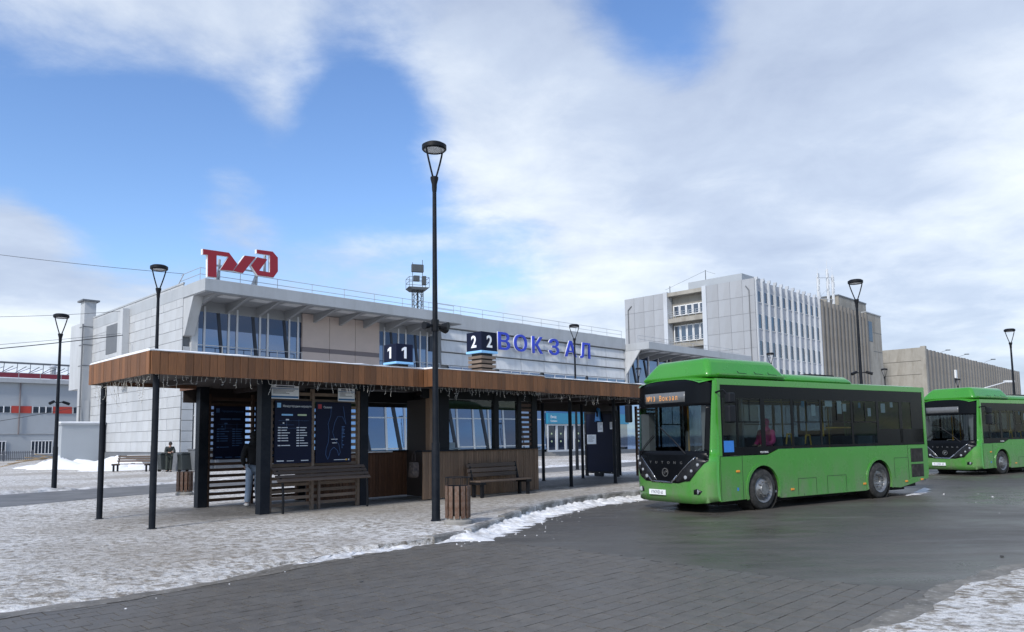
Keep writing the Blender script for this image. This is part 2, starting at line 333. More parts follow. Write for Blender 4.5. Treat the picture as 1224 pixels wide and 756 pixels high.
# ================================================================== ground
def ground_mat(name, kind):
    m, N, L, P = nodes(name); tc = N.new('ShaderNodeTexCoord'); co = tc.outputs['Object']
    def noi(scale, det=8, rough=.65, st=None, rot=0., dist=0.):
        s = co
        if st:
            mp = N.new('ShaderNodeMapping'); mp.inputs['Scale'].default_value = st; mp.inputs['Rotation'].default_value = (0, 0, rot); L.new(co, mp.inputs[0]); s = mp.outputs[0]
        n = N.new('ShaderNodeTexNoise'); n.inputs['Scale'].default_value = scale; n.inputs['Detail'].default_value = det; n.inputs['Roughness'].default_value = rough; n.inputs['Distortion'].default_value = dist
        L.new(s, n.inputs[0]); return n.outputs[0]
    def mr(x, a, b, c=0., d=1.):
        n = N.new('ShaderNodeMapRange'); L.new(x, n.inputs[0]); n.inputs[1].default_value = a; n.inputs[2].default_value = b; n.inputs[3].default_value = c; n.inputs[4].default_value = d; return n.outputs[0]
    def mix(f, a, b):
        n = N.new('ShaderNodeMix'); n.data_type = 'RGBA'
        if isinstance(f, float): n.inputs[0].default_value = f
        else: L.new(f, n.inputs[0])
        for i, x in ((6, a), (7, b)):
            if isinstance(x, tuple): n.inputs[i].default_value = (*x, 1)
            else: L.new(x, n.inputs[i])
        return n.outputs[2]
    def math_(op, a, b):
        n = N.new('ShaderNodeMath'); n.operation = op
        for i, x in ((0, a), (1, b)):
            if isinstance(x, (int, float)): n.inputs[i].default_value = x
            else: L.new(x, n.inputs[i])
        return n.outputs[0]
    if kind == 'ice':
        big = noi(.22, 4, .5); mid = noi(1.3, 8, .7); fine = noi(9.5, 7, .68, (1, 1.3, 1), R(14)); grit = noi(70, 3, .6)
        st = noi(4.4, 7, .66, (1, 1.15, 1), R(8), .3); pat = noi(.55, 5, .6)
        c = mix(mr(mid, .34, .66), (.70, .67, .63), (.95, .94, .92))
        c = mix(math_('MULTIPLY', mr(st, .475, .55), mr(pat, .32, .6, .45, 1.)), c, (.33, .285, .225))
        c = mix(mr(fine, .53, .61, 0, .75), c, (.18, .145, .108))
        c = mix(mr(fine, .38, .48, .95, 0), c, (.95, .945, .93))
        c = mix(mr(big, .44, .64, 0, .6), c, (.36, .31, .25))
        c = mix(mr(noi(30, 5, .7, (1, 1.5, 1), R(5)), .56, .66, 0, .6), c, (.17, .135, .10)); c = mix(mr(grit, .55, .72, 0, .5), c, (.13, .115, .10))
        # swept, wet concrete under the shelter (bare ground, no snow lies there)
        mp = N.new('ShaderNodeMapping'); mp.vector_type = 'POINT'; mp.inputs['Location'].default_value = (-(CU*C0[0]+SU*C0[1]), -(-SU*C0[0]+CU*C0[1]), 0); mp.inputs['Rotation'].default_value = (0, 0, -ANG); L.new(co, mp.inputs[0])
        sp = N.new('ShaderNodeSeparateXYZ'); L.new(mp.outputs[0], sp.inputs[0])
        wob = math_('MULTIPLY', math_('SUBTRACT', mid, .5), 2.2)
        sx = math_('ADD', sp.outputs[0], wob); sy = math_('ADD', sp.outputs[1], wob)
        a = math_('MULTIPLY', mr(sx, -.4, 2.2), mr(sx, 19, 21, 1, 0)); b = math_('MULTIPLY', mr(sy, .1, 1.2), mr(sy, 3.9, 5.2, 1, 0))
        bare = math_('MULTIPLY', math_('MULTIPLY', a, b), .85)
        c = mix(bare, c, mix(mr(fine, .4, .6), (.085, .078, .069), (.155, .145, .13)))
        # trodden patch in front of the counter
        a2 = math_('MULTIPLY', mr(sx, 2.0, 4.), mr(sx, 11., 15, 1, 0)); b2 = math_('MULTIPLY', mr(sy, -4.5, -1.), mr(sy, .6, 1.4, 1, 0))
        c = mix(math_('MULTIPLY', math_('MULTIPLY', a2, b2), .55), c, mix(mr(fine, .35, .65), (.40, .36, .30), (.25, .22, .185)))
        L.new(c, P.inputs['Base Color']); L.new(mr(mid, .3, .7, .42, .8), P.inputs['Roughness']); P.inputs['Specular IOR Level'].default_value = .4
        bp = N.new('ShaderNodeBump'); bp.inputs['Strength'].default_value = 1.; bp.inputs['Distance'].default_value = .1
        L.new(math_('ADD', math_('MULTIPLY', fine, .8), math_('ADD', math_('MULTIPLY', st, .6), math_('MULTIPLY', mid, .8))), bp.inputs['Height']); L.new(bp.outputs[0], P.inputs['Normal'])
    elif kind == 'asphalt':
        big = noi(.18, 5, .6); mid = noi(.9, 8, .7, (1, 2.5, 1), R(-33)); fine = noi(110, 3, .7); tr = noi(.5, 4, .6, (.35, 2.6, 1), R(-33))
        c = mix(mr(mid, .35, .65), (.066, .059, .049), (.102, .092, .077))
        c = mix(mr(big, .42, .64, 0, .6), c, (.058, .055, .051))
        c = mix(mr(tr, .55, .72, 0, .55), c, (.15, .145, .135))
        c = mix(mr(fine, .55, .75, 0, .35), c, (.16, .155, .15))
        L.new(c, P.inputs['Base Color']); L.new(mr(math_('ADD', math_('MULTIPLY', big, .6), math_('MULTIPLY', mid, .4)), .38, .62, .22, .66), P.inputs['Roughness']); P.inputs['Specular IOR Level'].default_value = .45
        bp = N.new('ShaderNodeBump'); bp.inputs['Strength'].default_value = .35; bp.inputs['Distance'].default_value = .012; L.new(math_('ADD', fine, math_('MULTIPLY', mid, .8)), bp.inputs['Height']); L.new(bp.outputs[0], P.inputs['Normal'])
    elif kind == 'backroad':
        mid = noi(.9, 8, .7); c = mix(mr(mid, .35, .65), (.10, .098, .095), (.19, .185, .18)); L.new(c, P.inputs['Base Color']); P.inputs['Roughness'].default_value = .6
    elif kind == 'slush':
        mid = noi(3., 8, .7); c = mix(mr(mid, .35, .62), (.085, .075, .06), (.20, .18, .15)); c = mix(mr(noi(16), .55, .7, 0, .6), c, (.5, .49, .47)); L.new(c, P.inputs['Base Color']); P.inputs['Roughness'].default_value = .5
        bp = N.new('ShaderNodeBump'); bp.inputs['Strength'].default_value = .6; bp.inputs['Distance'].default_value = .03; L.new(mid, bp.inputs['Height']); L.new(bp.outputs[0], P.inputs['Normal'])
    return m
MT['ice'] = ground_mat('packed ice and dirty snow', 'ice'); MT['asphalt'] = ground_mat('damp asphalt', 'asphalt')
MT['backroad'] = ground_mat('grey back road', 'backroad'); MT['slush'] = ground_mat('brown slush', 'slush')
MT['paver'] = mat('worn grey paver', (.116, .104, .088), .46, .25, 5, .35, 45, rnd=.08, dirt=(.125, .12, .112), dirt_amt=.7, dscale=1.3, spec=.4)
MT['paver_joint'] = mat('silted paver joint', (.045, .042, .038), .8, .4, 20, dirt=(.11, .102, .093), dirt_amt=1., dscale=.7)
def sheet(name, poly, z, m, label=None):
    me = bpy.data.meshes.new(name); bm = bmesh.new()
    f = bm.faces.new([bm.verts.new((x, y, z)) for x, y in poly]); bmesh.ops.triangulate(bm, faces=[f]); bmesh.ops.recalc_face_normals(bm, faces=bm.faces)
    if sum(q.normal.z for q in bm.faces) < 0: bmesh.ops.reverse_faces(bm, faces=bm.faces)
    bm.to_mesh(me); bm.free(); me.materials.append(MT[m]); o = link(name, me); return tag(o, label, None, None, 'structure')
RZ = -.1
sheet('road', [(-3000, -3000), (3000, -3000), (3000, 3000), (-3000, 3000)], RZ, 'asphalt', 'damp grey asphalt carriageway in front of the buses')
def resample(pts, d):
    out = [Vector(pts[0])]
    for a, b in zip(pts, pts[1:]):
        a, b = Vector(a), Vector(b); n = max(1, int((b-a).length/d))
        out += [a.lerp(b, (k+1)/n) for k in range(n)]
    return out
flush = [(-60, -48), (-14, -1.2), (-9, 3.9), (-5.31, 7.86), (-4.76, 8.41), (-4.13, 9.04), (-3.48, 10.02), (-2.69, 11.32), (-2.14, 12.0)]
kerbl = [(-2.14, 12.0), (-1.36, 12.75), (-.78, 13.5), (-.2, 15.3), (.49, 17.2), (1.38, 18.95), (2.38, 20.3), (3.6, 21.35), (7, 24.0), (12, 28.4), (18, 34), (30, 45), (60, 74), (110, 118), (260, 250)]
def rough_line(pts, d, amp, seed):
    rnd = random.Random(seed); q = resample(pts, d); out = []; wlk = 0
    for i, p in enumerate(q):
        wlk = wlk*.7+rnd.uniform(-amp, amp)
        t = (q[min(i+1, len(q)-1)]-q[max(i-1, 0)]); n = Vector((-t.y, t.x)).normalized() if t.length else Vector((0, 1))
        out.append(p+n*wlk)
    return out
fl = [Vector(p) for p in flush[:3]]+rough_line(flush[2:], .16, .07, 3)[1:]
guide = [Vector(p) for p in flush[:3]]+resample(flush[2:], .16)[1:]
def pavement():
    # outer line at road level, rising to z = 0 over about two metres; kerbed part is a plain step
    rnd = random.Random(11)
    bm = bmesh.new(); rows = []
    for r, (off, z) in enumerate(((0, RZ+.002), (.12, RZ+.022), (.45, RZ+.04), (1.0, -.035), (1.8, 0.))):
        row = []
        for i, p in enumerate(fl):
            p = fl[i] if r < 2 else guide[i]; t = guide[min(i+9, len(fl)-1)]-guide[max(i-9, 0)]; n = Vector((-t.y, t.x)).normalized()
            e = min(1., (len(fl)-1-i)/22.+.02)
            q = p+n*off*e if r else p
            row.append(bm.verts.new((q.x, q.y, z+(rnd.uniform(-.008, .012) if 0 < r < 4 else 0))))
        rows.append(row)
    for a, b in zip(rows, rows[1:]):
        for i in range(len(a)-1): bm.faces.new((a[i], a[i+1], b[i+1], b[i]))
    k0 = [Vector(p) for p in kerbl[1:]]
    top = [bm.verts.new((p.x, p.y, 0)) for p in k0]; low = [bm.verts.new((p.x, p.y, RZ-.1)) for p in k0]
    for i in range(len(top)-1): bm.faces.new((low[i], low[i+1], top[i+1], top[i]))
    far = [bm.verts.new((x, y, 0)) for x, y in ((900, 900), (900, 2500), (-2500, 2500), (-2500, -48), (-62, -48))]
    ring = rows[-1]+top+far
    f = bm.faces.new(ring); bm.faces.ensure_lookup_table()
    bm.faces.new((rows[0][-1], low[0], top[0], rows[-1][-1]))
    bmesh.ops.triangulate(bm, faces=[f]); bmesh.ops.recalc_face_normals(bm, faces=bm.faces)
    me = bpy.data.meshes.new('pavement'); bm.to_mesh(me); bm.free(); me.materials.append(MT['ice'])
    return tag(link('pavement', me), 'platform pavement under packed ice and dirty trodden snow', None, None, 'structure')
pavement()
# slush margin where the ice meets the pavers
mg = rough_line(flush[2:], .2, .05, 9)
MB_pts = []
for i, p in enumerate(mg):
    t = mg[min(i+1, len(mg)-1)]-mg[max(i-1, 0)]; n = Vector((-t.y, t.x)).normalized(); MB_pts.append((p+n*.2, p-n*(.14+.10*random.random())))
sheet('slush', [a for a, b in MB_pts]+[b for a, b in reversed(MB_pts)], RZ+.0012+.011, 'slush', 'brown slush margin between ice and pavers')
# kerb stones
kerb = bpy.data.objects.new('kerb', None); COL.objects.link(kerb); kerb['kind'] = 'structure'; kerb['label'] = 'concrete kerb round the platform edge'
ks = resample([Vector(p) for p in kerbl[1:11]], 1.0); ksm = {}
for a, b in zip(ks, ks[1:]):
    d = b-a; n = Vector((-d.y, d.x)).normalized(); c = (a+b)/2+n*.06; l = d.length-.012
    key = round(l, 2); sink = {0: -.10, 1: -.065, 2: -.03}.get(ks.index(a), 0)
    if key not in ksm:
        mb = MB(); h = .075; mb.prism([(-h, -.12), (h, -.12), (h, .125), (-h+.025, .125), (-h, .10)], -l/2, l/2, 'x')
        o = mb.build('kerb_stone', 'kerbstone', kerb, (c.x, c.y, sink), math.atan2(d.y, d.x)); ksm[key] = o.data
    else: inst('kerb_stone', ksm[key], kerb, (c.x, c.y, sink+random.uniform(-.008, .004)), math.atan2(d.y, d.x)+random.uniform(-.008, .008))
# snow banked against the kerb
def lumpy(name, base, width, hgt, m, seed, d=.12, label=None, cat=None):
    rnd = random.Random(seed); q = resample(base, d); mb = MB(); n = 7; vs = []
    for i, p in enumerate(q):
        t = q[min(i+1, len(q)-1)]-q[max(i-1, 0)]; nn = Vector((-t.y, t.x)).normalized(); e = min(1, i/6, (len(q)-1-i)/6)
        wd = width*(.55+.6*rnd.random())*max(.15, e)
        for k in range(n):
            f = k/(n-1); z = RZ+.003+hgt*e*(1-f)**1.3*(.45+.8*rnd.random())*(1 if k < n-1 else 0)
            pp = p-nn*(wd*f-.02); vs.append((pp.x+rnd.uniform(-.03, .03), pp.y+rnd.uniform(-.03, .03), z))
    fs = [(i*n+k, (i+1)*n+k, (i+1)*n+k+1, i*n+k+1) for i in range(len(q)-1) for k in range(n-1)]
    mb.add(vs, fs); o = mb.build(name, m); return tag(o, label, cat, None, 'stuff')
lumpy('snow_bank', [Vector(p) for p in kerbl[1:9]], .62, .115, 'snow_dirty', 5, .1, 'white crusted snow bank along the foot of the kerb', 'snow')
lumpy('snow_bank', [Vector(p) for p in ((-3.2, 10.6), (-2.4, 11.8), (-1.36, 12.85))], .3, .05, 'snow_dirty', 6, .1, 'thin snow crust where the kerb sinks into the paving', 'snow')
lumpy('snow_bank', [Vector(p) for p in ((10.9, 20.9), (11.6, 21.8), (12.3, 22.8), (13.0, 23.8))], .3, .02, 'snow_dirty', 8, .12, 'patch of salted snow on asphalt behind the front bus', 'snow')
# right corner ice
rc = rough_line([(2.0, 5.6), (3.12, 6.76), (3.9, 7.37), (4.62, 8.2), (6.49, 9.7), (9, 11.5), (14, 14)], .2, .06, 21)
tag(sheet('ice_patch', [tuple(p) for p in rc]+[(20, 6), (8, 1), (2, 3)], RZ+.019, 'ice', 'icy snow strip on the near right road edge'))
rc2 = rough_line([(1.8, 5.55), (3.0, 6.78), (3.76, 7.45), (4.5, 8.3), (6.35, 9.83), (8.95, 11.65), (14, 14.2)], .16, .06, 22)
sheet('slush', [tuple(p) for p in rc2]+[(16, 12), (8, 6), (3, 5)], RZ+.0135, 'slush', 'brown slush beside the near right ice')
# pavers
def paving():
    poly = [(-9, 3.9), (-5.31, 7.86), (-4.13, 9.04), (-3.48, 10.02), (-2.69, 11.32), (-2.0, 12.1), (-1.3, 12.6), (-.21, 12.66), (.85, 11.9), (2.59, 10.02), (3.4, 9.25), (4.75, 8.3), (3.9, 7.3), (3.0, 6.5), (2.5, 4), (-2, 2)]
    bed = sheet('paving', poly, RZ+.002, 'paver_joint', 'worn block paving in the foreground')
    def inside(x, y):
        c = False
        for (x0, y0), (x1, y1) in zip(poly, poly[1:]+poly[:1]):
            if (y0 > y) != (y1 > y) and x < (x1-x0)*(y-y0)/(y1-y0)+x0: c = not c
        return c
    pl, pw = .199, .199; cells = []
    for i in range(-90, 90):
        for j in range(-80, 80):
            a = i*.2+(.1 if j % 2 else 0); b = j*.2
            x, y = CU*a-SU*b-1, SU*a+CU*b+9
            if y < 5.9 or not inside(x, y): continue
            d = abs(x)/y
            if d > .78: continue
            cells.append((math.hypot(x, y), x, y))
    cells.sort()
    vs, fs = MB().bx(-pl/2, pl/2, -pw/2, pw/2, -.03, 0).v, [(0,3,2,1),(4,5,6,7),(0,1,5,4),(1,2,6,5),(2,3,7,6),(3,0,4,7)]
    vs = [(x*(.962 if z == 0 else .99), y*(.962 if z == 0 else .99), z) for x, y, z in vs]
    mb = MB().add(vs, fs); first = None; rest = MB()
    for k, (d, x, y) in enumerate(cells):
        z = RZ+.0085+random.uniform(-.0025, .0015); rz = ANG+random.uniform(-.02, .02); x += random.uniform(-.004, .004); y += random.uniform(-.004, .004)
        if k < 290:
            if first is None: o = mb.build('paver', 'paver', bed, (x, y, z), rz); first = o.data
            else: o = inst('paver', first, bed, (x, y, z), rz)
            o.rotation_euler.x = random.uniform(-.012, .012); o.rotation_euler.y = random.uniform(-.008, .008)
        else:
            c, s_ = math.cos(rz), math.sin(rz); rest.add([(x+vx*c-vy*s_, y+vx*s_+vy*c, z+vz) for vx, vy, vz in vs], fs)
    tag(rest.build('paver', 'paver', bed), None, None, None, 'stuff')
paving()
# road behind the shelter, with its ridge of ploughed snow
br = [S(-40, -1), S(-.8, 8.65), S(2, 9.9), S(6.1, 11.2), S(14, 8.6), S(22, 8.6), S(60, 12), S(60, 16), S(22, 12), S(14.8, 12.2), S(7.5, 16.3), S(3.7, 15.5), S(.4, 14.7), S(-40, 5)]
sheet('back_road', [(p.x, p.y) for p in br], .005, 'backroad', 'bare grey service road behind the shelter')
def ridge(pts, wd, h, m, seed, name='snow_ridge', label=None):
    rnd = random.Random(seed); q = resample(pts, .35); vs = []; n = 6
    for i, p in enumerate(q):
        t = q[min(i+1, len(q)-1)]-q[max(i-1, 0)]; nn = Vector((-t.y, t.x)).normalized(); hh = h*(.2+rnd.random())
        for k in range(n):
            f = k/(n-1)*2-1; vs.append((p.x+nn.x*f*wd+rnd.uniform(-.06, .06), p.y+nn.y*f*wd+rnd.uniform(-.06, .06), .002+hh*(1-f*f)*(.6+.5*rnd.random())-(.02 if abs(f) == 1 else 0)))
    mb = MB().add(vs, [(i*n+k, (i+1)*n+k, (i+1)*n+k+1, i*n+k+1) for i in range(len(q)-1) for k in range(n-1)])
    return tag(mb.build(name, m), label, 'snow', None, 'stuff')
ridge([S(-20, 10.2).xy, S(.4, 14.9).xy, S(3.7, 15.7).xy, S(7.5, 16.5).xy, S(15, 13.4).xy], .3, .13, 'ridge', 4, label='low ridge of dirty ploughed snow along the service road')
ridge([S(14.8, 12.6).xy, S(22, 12.4).xy, S(45, 15).xy], .45, .12, 'snow_dirty', 14, label='ploughed snow strip beyond the right end of the shelter')

# ================================================================== lamps
lamp_me = {}
def lamp(label, x, y, H, extra=None, yaw=0., arms=True, tilt=0.):
    t = thing('street_lamp', label, 'street lamp', (x, y, -.02), yaw, 'two-armed black park lamps')
    MB().tube((0,0,0), (0,0,1.6), .088, .082, 14).tube((0,0,1.6), (0,0,H-.98), .068, .042, 14).lathe([(.11, 0), (.11, .03), (.09, .05)], 14).build('pole', 'post', t, smooth='auto')
    MB().lathe([(.045, H-1.06), (.052, H-1.0), (.055, H-.9), (.085, H-.78), (.085, H-.74), (.02, H-.73)], 14).build('collar', 'black', t, smooth='auto')
    for sx in (-1, 1):
        pts = [(sx*.04, 0, H-.76), (sx*.10, 0, H-.60), (sx*.17, 0, H-.40), (sx*.225, 0, H-.22), (sx*.243, 0, H-.14)]
        MB().path(pts, .02, 7).build('arm', 'black', t)
    MB().lathe([(.02, H), (.2, H-.012), (.262, H-.05), (.262, H-.13), (.238, H-.155), (.222, H-.155), (.222, H-.12)], 26).build('lantern', 'black', t, smooth='auto')
    MB().lathe([(.224, H-.135), (.12, H-.142), (.001, H-.143)], 22).build('lens', 'lens', t)
    if extra == 'speakers':
        z = 4.03
        MB().lathe([(.072, z-.12), (.085, z-.12), (.085, z+.12), (.072, z+.12)], 12).build('clamp', 'black', t)
        for a, l in ((15, .46), (175, .3), (-70, .3)):
            c, s_ = math.cos(R(a)), math.sin(R(a)); m = MB()
            m.tube((c*.06, s_*.06, z), (c*.2, s_*.2, z-.02), .03, .03, 6); m.tube((c*.16, s_*.16, z-.02), (c*l, s_*l, z-.03), .05, .085, 10); m.build('loudspeaker', 'black', t)
    if extra and extra[0] == 'cams':
        z = extra[1]
        for sx in (-1, 1):
            m = MB(); m.tube((sx*.05, 0, z), (sx*.2, -.03, z+.03), .018, .018, 6); m.tube((sx*.17, -.03, z+.03), (sx*.38, -.12, z-.05), .05, .055, 8); m.build('camera_housing', 'black', t)
    return t
lamp('tall black lamp post standing in the icy pavement in front of the shelter', -1.59, 15.36, 7.95, 'speakers', R(52))
lamp('black lamp with twin cameras, standing left of the shelter by the service road', -16.57, 27.1, 6.47, ('cams', 3.2), R(68))
lamp('black lamp rising behind the left corner of the shelter roof', -11.05, 23, 7.25, None, R(62))
lamp('black lamp rising behind the blue letters of the station', 3.25, 38.2, 7.5)
lamp('black lamp with cameras rising behind the front bus, against the brown ribbed building', 12.68, 27, 7.3, ('cams', 3.85))
lamp('black lamp rising behind the second bus at the far right', 26.3, 39, 7.05)
lamp('small distant lamp between the shelter roof end and the front bus', 11.25, 66, 7.75)
lamp('small distant lamp above the roof pod of the front bus, before the white ribbed office', 18.5, 53, 7.5)
lamp('small distant lamp above the rear of the front bus, before the beige wall', 32.1, 64, 7.2)
lamp('small distant lamp above the second bus, before the low ribbed block', 44.95, 75, 7.0)

# ================================================================== bus shelter
ZS, ZT = 2.99, 3.445
sh = st_root('bus_shelter', 'long flat-roofed bus shelter with brown plank fascia on black posts', 'bus shelter')
def planks_row(parent, x0, x1, y, z0, z1, wdt, m, name='plank', th=.03, axis='x', gap=.006):
    n = max(1, round((x1-x0)/wdt)); wv = (x1-x0)/n
    key = (round(wv, 4), round(z1-z0, 3), m, th)
    for i in range(n):
        c = x0+wv*(i+.5); loc = (c, y, z0) if axis == 'x' else (y, c, z0); rz = 0 if axis == 'x' else R(90)
        off = random.uniform(-.004, .004); loc = (loc[0], loc[1]+off, z0) if axis == 'x' else (loc[0]+off, loc[1], z0)
        if key not in PK:
            o = MB().prism([(-wv/2+gap/2, -th/2+.004), (-wv/2+gap/2+.004, -th/2), (wv/2-gap/2-.004, -th/2), (wv/2-gap/2, -th/2+.004), (wv/2-gap/2, th/2), (-wv/2+gap/2, th/2)], 0, z1-z0, 'z').build(name, m, parent, loc, rz); PK[key] = o.data
        else: inst(name, PK[key], parent, loc, rz)
PK = {}
planks_row(sh, -.2, 6.5, -.25, ZS, ZT, .162, 'plank')                  # left front fascia
planks_row(sh, -.62+.018, -.27, 6.515, ZS, ZT, .17, 'plank', axis='y')  # short return
planks_row(sh, 6.5, 10.75, -.62, ZS, ZT, .162, 'plank')
planks_row(sh, 10.75, 21.0, -.27, ZS, ZT-.02, .162, 'plank')
planks_row(sh, -.235, 3.45, -.215, ZS, ZT, .168, 'plank', axis='y')
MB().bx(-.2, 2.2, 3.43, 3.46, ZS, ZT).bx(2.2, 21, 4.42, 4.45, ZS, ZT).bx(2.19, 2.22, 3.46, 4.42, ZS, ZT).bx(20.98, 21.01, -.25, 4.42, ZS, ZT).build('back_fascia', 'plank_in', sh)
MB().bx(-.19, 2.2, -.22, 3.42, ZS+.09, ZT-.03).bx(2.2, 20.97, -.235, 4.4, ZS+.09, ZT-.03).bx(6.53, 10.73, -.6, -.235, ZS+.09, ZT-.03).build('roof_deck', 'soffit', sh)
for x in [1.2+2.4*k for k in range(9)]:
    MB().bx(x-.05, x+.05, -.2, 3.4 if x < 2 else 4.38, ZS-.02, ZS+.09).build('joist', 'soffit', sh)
MB().bx(2.25, 20.9, 4.3, 4.36, ZS-.30, ZS+.09).build('rear_beam', 'soffit', sh)
def post(x, y, r=None, w_=.22, h=ZS+.09):
    if r: return MB().tube((0, 0, -.02), (0, 0, h), r, r, 14).lathe([(r+.03, 0), (r+.03, .012), (r, .014)], 14).build('post', 'post', sh, (x, y, 0), smooth='auto')
    return MB().bx(-w_/2, w_/2, -w_/2, w_/2, -.02, h).build('post', 'post', sh, (x, y, 0), bevel=.008)
for x, y in ((0, 0), (-.05, 2.97), (13.85, 1.05), (15.9, 4.16), (18.03, 3.95), (16.1, .9), (13.2, 4.0), (20.6, .9), (20.6, 4.0)): post(x, y, .062)
for x, y in ((2.76, .95), (5.55, 1.1), (2.6, 3.96), (5.5, 4.05)): post(x, y, None, .24)
# snow lying on the roof
def roof_snow():
    vs, fs = [], []; rnd = random.Random(2)
    def slab(x0, x1, y0, y1):
        nx = int((x1-x0)/.3); mb = MB()
        for j, (y, z) in enumerate(((y0, ZT+.001), (y0-.012, ZT+.022), (y0+.1, ZT+.045), ((y0+y1)/2, ZT+.06), (y1-.1, ZT+.045), (y1, ZT+.002))):
            for i in range(nx+1):
                vs.append((x0+(x1-x0)*i/nx, y+(rnd.uniform(-.008, .008) if j in (1, 2) else 0), z+(rnd.uniform(-.012, .012) if 0 < j < 5 else 0)))
        b = len(vs)-6*(nx+1)
        for j in range(5):
            for i in range(nx): fs.append((b+j*(nx+1)+i, b+j*(nx+1)+i+1, b+(j+1)*(nx+1)+i+1, b+(j+1)*(nx+1)+i))
        for e in (0, nx): fs.append(tuple(b+j*(nx+1)+e for j in range(6)))
    slab(-.23, 6.53, -.262, 3.45); slab(6.54, 10.76, -.632, 4.4); slab(10.77, 21, -.282, 4.4)
    return MB().add(vs, fs).build('roof_snow', 'snow', sh)
roof_snow()
# icicle lights
def icicles(name, label, p0, p1, n, seed, amt=1.):
    rnd = random.Random(seed); mb = MB(); bulbs = []; a, b = Vector(p0), Vector(p1)
    for k in range(n):
        f = (k+rnd.random()*.6)/n; p = a.lerp(b, f); p.z += .02
        ln = rnd.choice((.06, .10, .16, .22, .32))*amt*rnd.uniform(.8, 1.15); q = p.copy(); d = Vector((rnd.uniform(-.25, .25), rnd.uniform(-.25, .25), -1))
        m = max(2, int(ln/.055)); pts = [q.copy()]
        for i in range(m):
            q = q+Vector((d.x*.055+rnd.uniform(-.014, .014), d.y*.055+rnd.uniform(-.014, .014), -.055)); pts.append(q.copy())
            if rnd.random() < .55: e = q+Vector((rnd.uniform(-.045, .045), rnd.uniform(-.03, .03), -.015)); mb.tube(q, e, .002, .0055, 3, False)
        for i in range(len(pts)-1): mb.tube(pts[i], pts[i+1], .0028, .0028, 3, False)
    m = int((b-a).length/.3)
    for i in range(m): mb.tube(a.lerp(b, i/m)+Vector((0, 0, .03*(i % 2))), a.lerp(b, (i+1)/m)+Vector((0, 0, .03*((i+1) % 2))), .005, .005, 3, False)
    o = mb.build(name, 'wire', None, S(0, 0), ANG); return tag(o, label, 'fairy lights', 'icicle lights under the shelter roof')
icicles('icicle_lights', 'icicle lights hanging under the left end fascia of the shelter', (-.15, -.1, ZS), (-.15, 3.35, ZS), 40, 1, 1.7)
icicles('icicle_lights', 'icicle lights hanging under the long left front fascia over the boards', (-.1, -.2, ZS), (6.5, -.2, ZS), 58, 2)
icicles('icicle_lights', 'icicle lights hanging under the forward roof over the kiosk', (6.55, -.56, ZS), (10.7, -.56, ZS), 52, 3)
icicles('icicle_lights', 'icicle lights hanging under the right front fascia near the bus', (10.8, -.22, ZS), (19, -.22, ZS), 84, 4)

# number cubes on the roof
def num_cube(label, s, t, z0, digit, pil_top):
    r = st_root('platform_number_sign', label, 'platform sign', s, t, ZT+.03, 'black platform number cubes')
    h = z0-ZT-.03
    MB().bx(-.22, .22, -.22, .22, 0, h).build('core', 'soffit', r)
    n = max(2, int((h-.05)/.125))
    for k in range(n):
        z = .03+k*(h-.06)/n
        for a in range(4): inst_or(r, z, a)
    MB().bx(-.345, .345, -.345, .345, h, h+.07).build('lightbox', 'lightblue', r, bevel=.008)
    MB().bx(-.33, .33, -.33, .33, h+.07, h+.64).build('cube', 'board', r, bevel=.01)
    for rz, loc in ((0, (0, -.334, h+.18)), (R(-90), (-.334, 0, h+.18))):
        if digit == '1': MB().prism([(-.02, 0), (.07, 0), (.07, .365), (-.005, .365), (-.115, .30), (-.115, .225), (-.02, .275)], -.004, .004, 'y').build('numeral', 'white', r, loc, rz)
        else: text('numeral', digit, .5, 'white', r, loc, rz, .004, .95, offset=.012)
SL = {}
def inst_or(r, z, a):
    if 'm' not in SL:
        o = MB().bx(-.29, .29, -.3, -.255, 0, .085).build('slat', 'slat', r, (0, 0, z), a*R(90)); SL['m'] = o.data
    else: inst('slat', SL['m'], r, (0, 0, z), a*R(90))
num_cube('black cube sign with white 2 on wood slat pillar over the kiosk roof', 9.85, 1.1, 4.2, '2', 4.2)
num_cube('black cube sign with white 1 low behind the shelter roof', 8.85, 3.95, 4.04, '1', 4.0)

# ================================================================== kiosk
kb = st_root('ticket_kiosk', 'waist-high brown plank kiosk with black frames and glass under the shelter', 'kiosk')
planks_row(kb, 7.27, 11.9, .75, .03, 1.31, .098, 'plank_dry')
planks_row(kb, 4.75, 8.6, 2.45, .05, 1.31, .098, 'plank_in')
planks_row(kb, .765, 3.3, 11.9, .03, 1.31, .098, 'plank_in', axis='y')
MB().bx(7.29, 11.88, .77, .82, .03, 1.29).bx(4.75, 8.6, 2.47, 2.52, .05, 1.29).bx(8.0, 8.05, .83, 2.4, .03, 2.8).build('lining_and_shade_panel', 'soffit', kb)  # linings behind the planks, plus a dark panel added to darken the opening
MB().bx(7.22, 11.95, .68, 1.0, 1.312, 1.35).bx(4.7, 8.6, 2.35, 2.7, 1.312, 1.35).build('counter', 'post', kb, bevel=.006)
MB().bx(5.9, 7.4, 2.28, 2.349, 1.30, 1.335).build('counter_snow', 'snow', kb)
for x0, x1, y0, y1 in ((7.5, 7.66, .72, .9), (7.83, 8.2, .72, .86), (9.98, 10.16, .72, .86), (11.0, 11.14, .72, .86), (11.62, 11.86, .72, .86), (4.72, 4.9, 2.4, 2.55), (8.3, 8.5, 2.4, 2.55)):
    MB().bx(x0, x1, y0, y1, 1.351, ZS+.06).build('frame', 'black' if x0 != 7.5 else 'plank_dry', kb)
MB().bx(7.3, 11.88, .74, .84, 2.78, ZS+.05).bx(4.75, 8.5, 2.42, 2.53, 2.72, ZS+.05).build('header', 'black', kb)
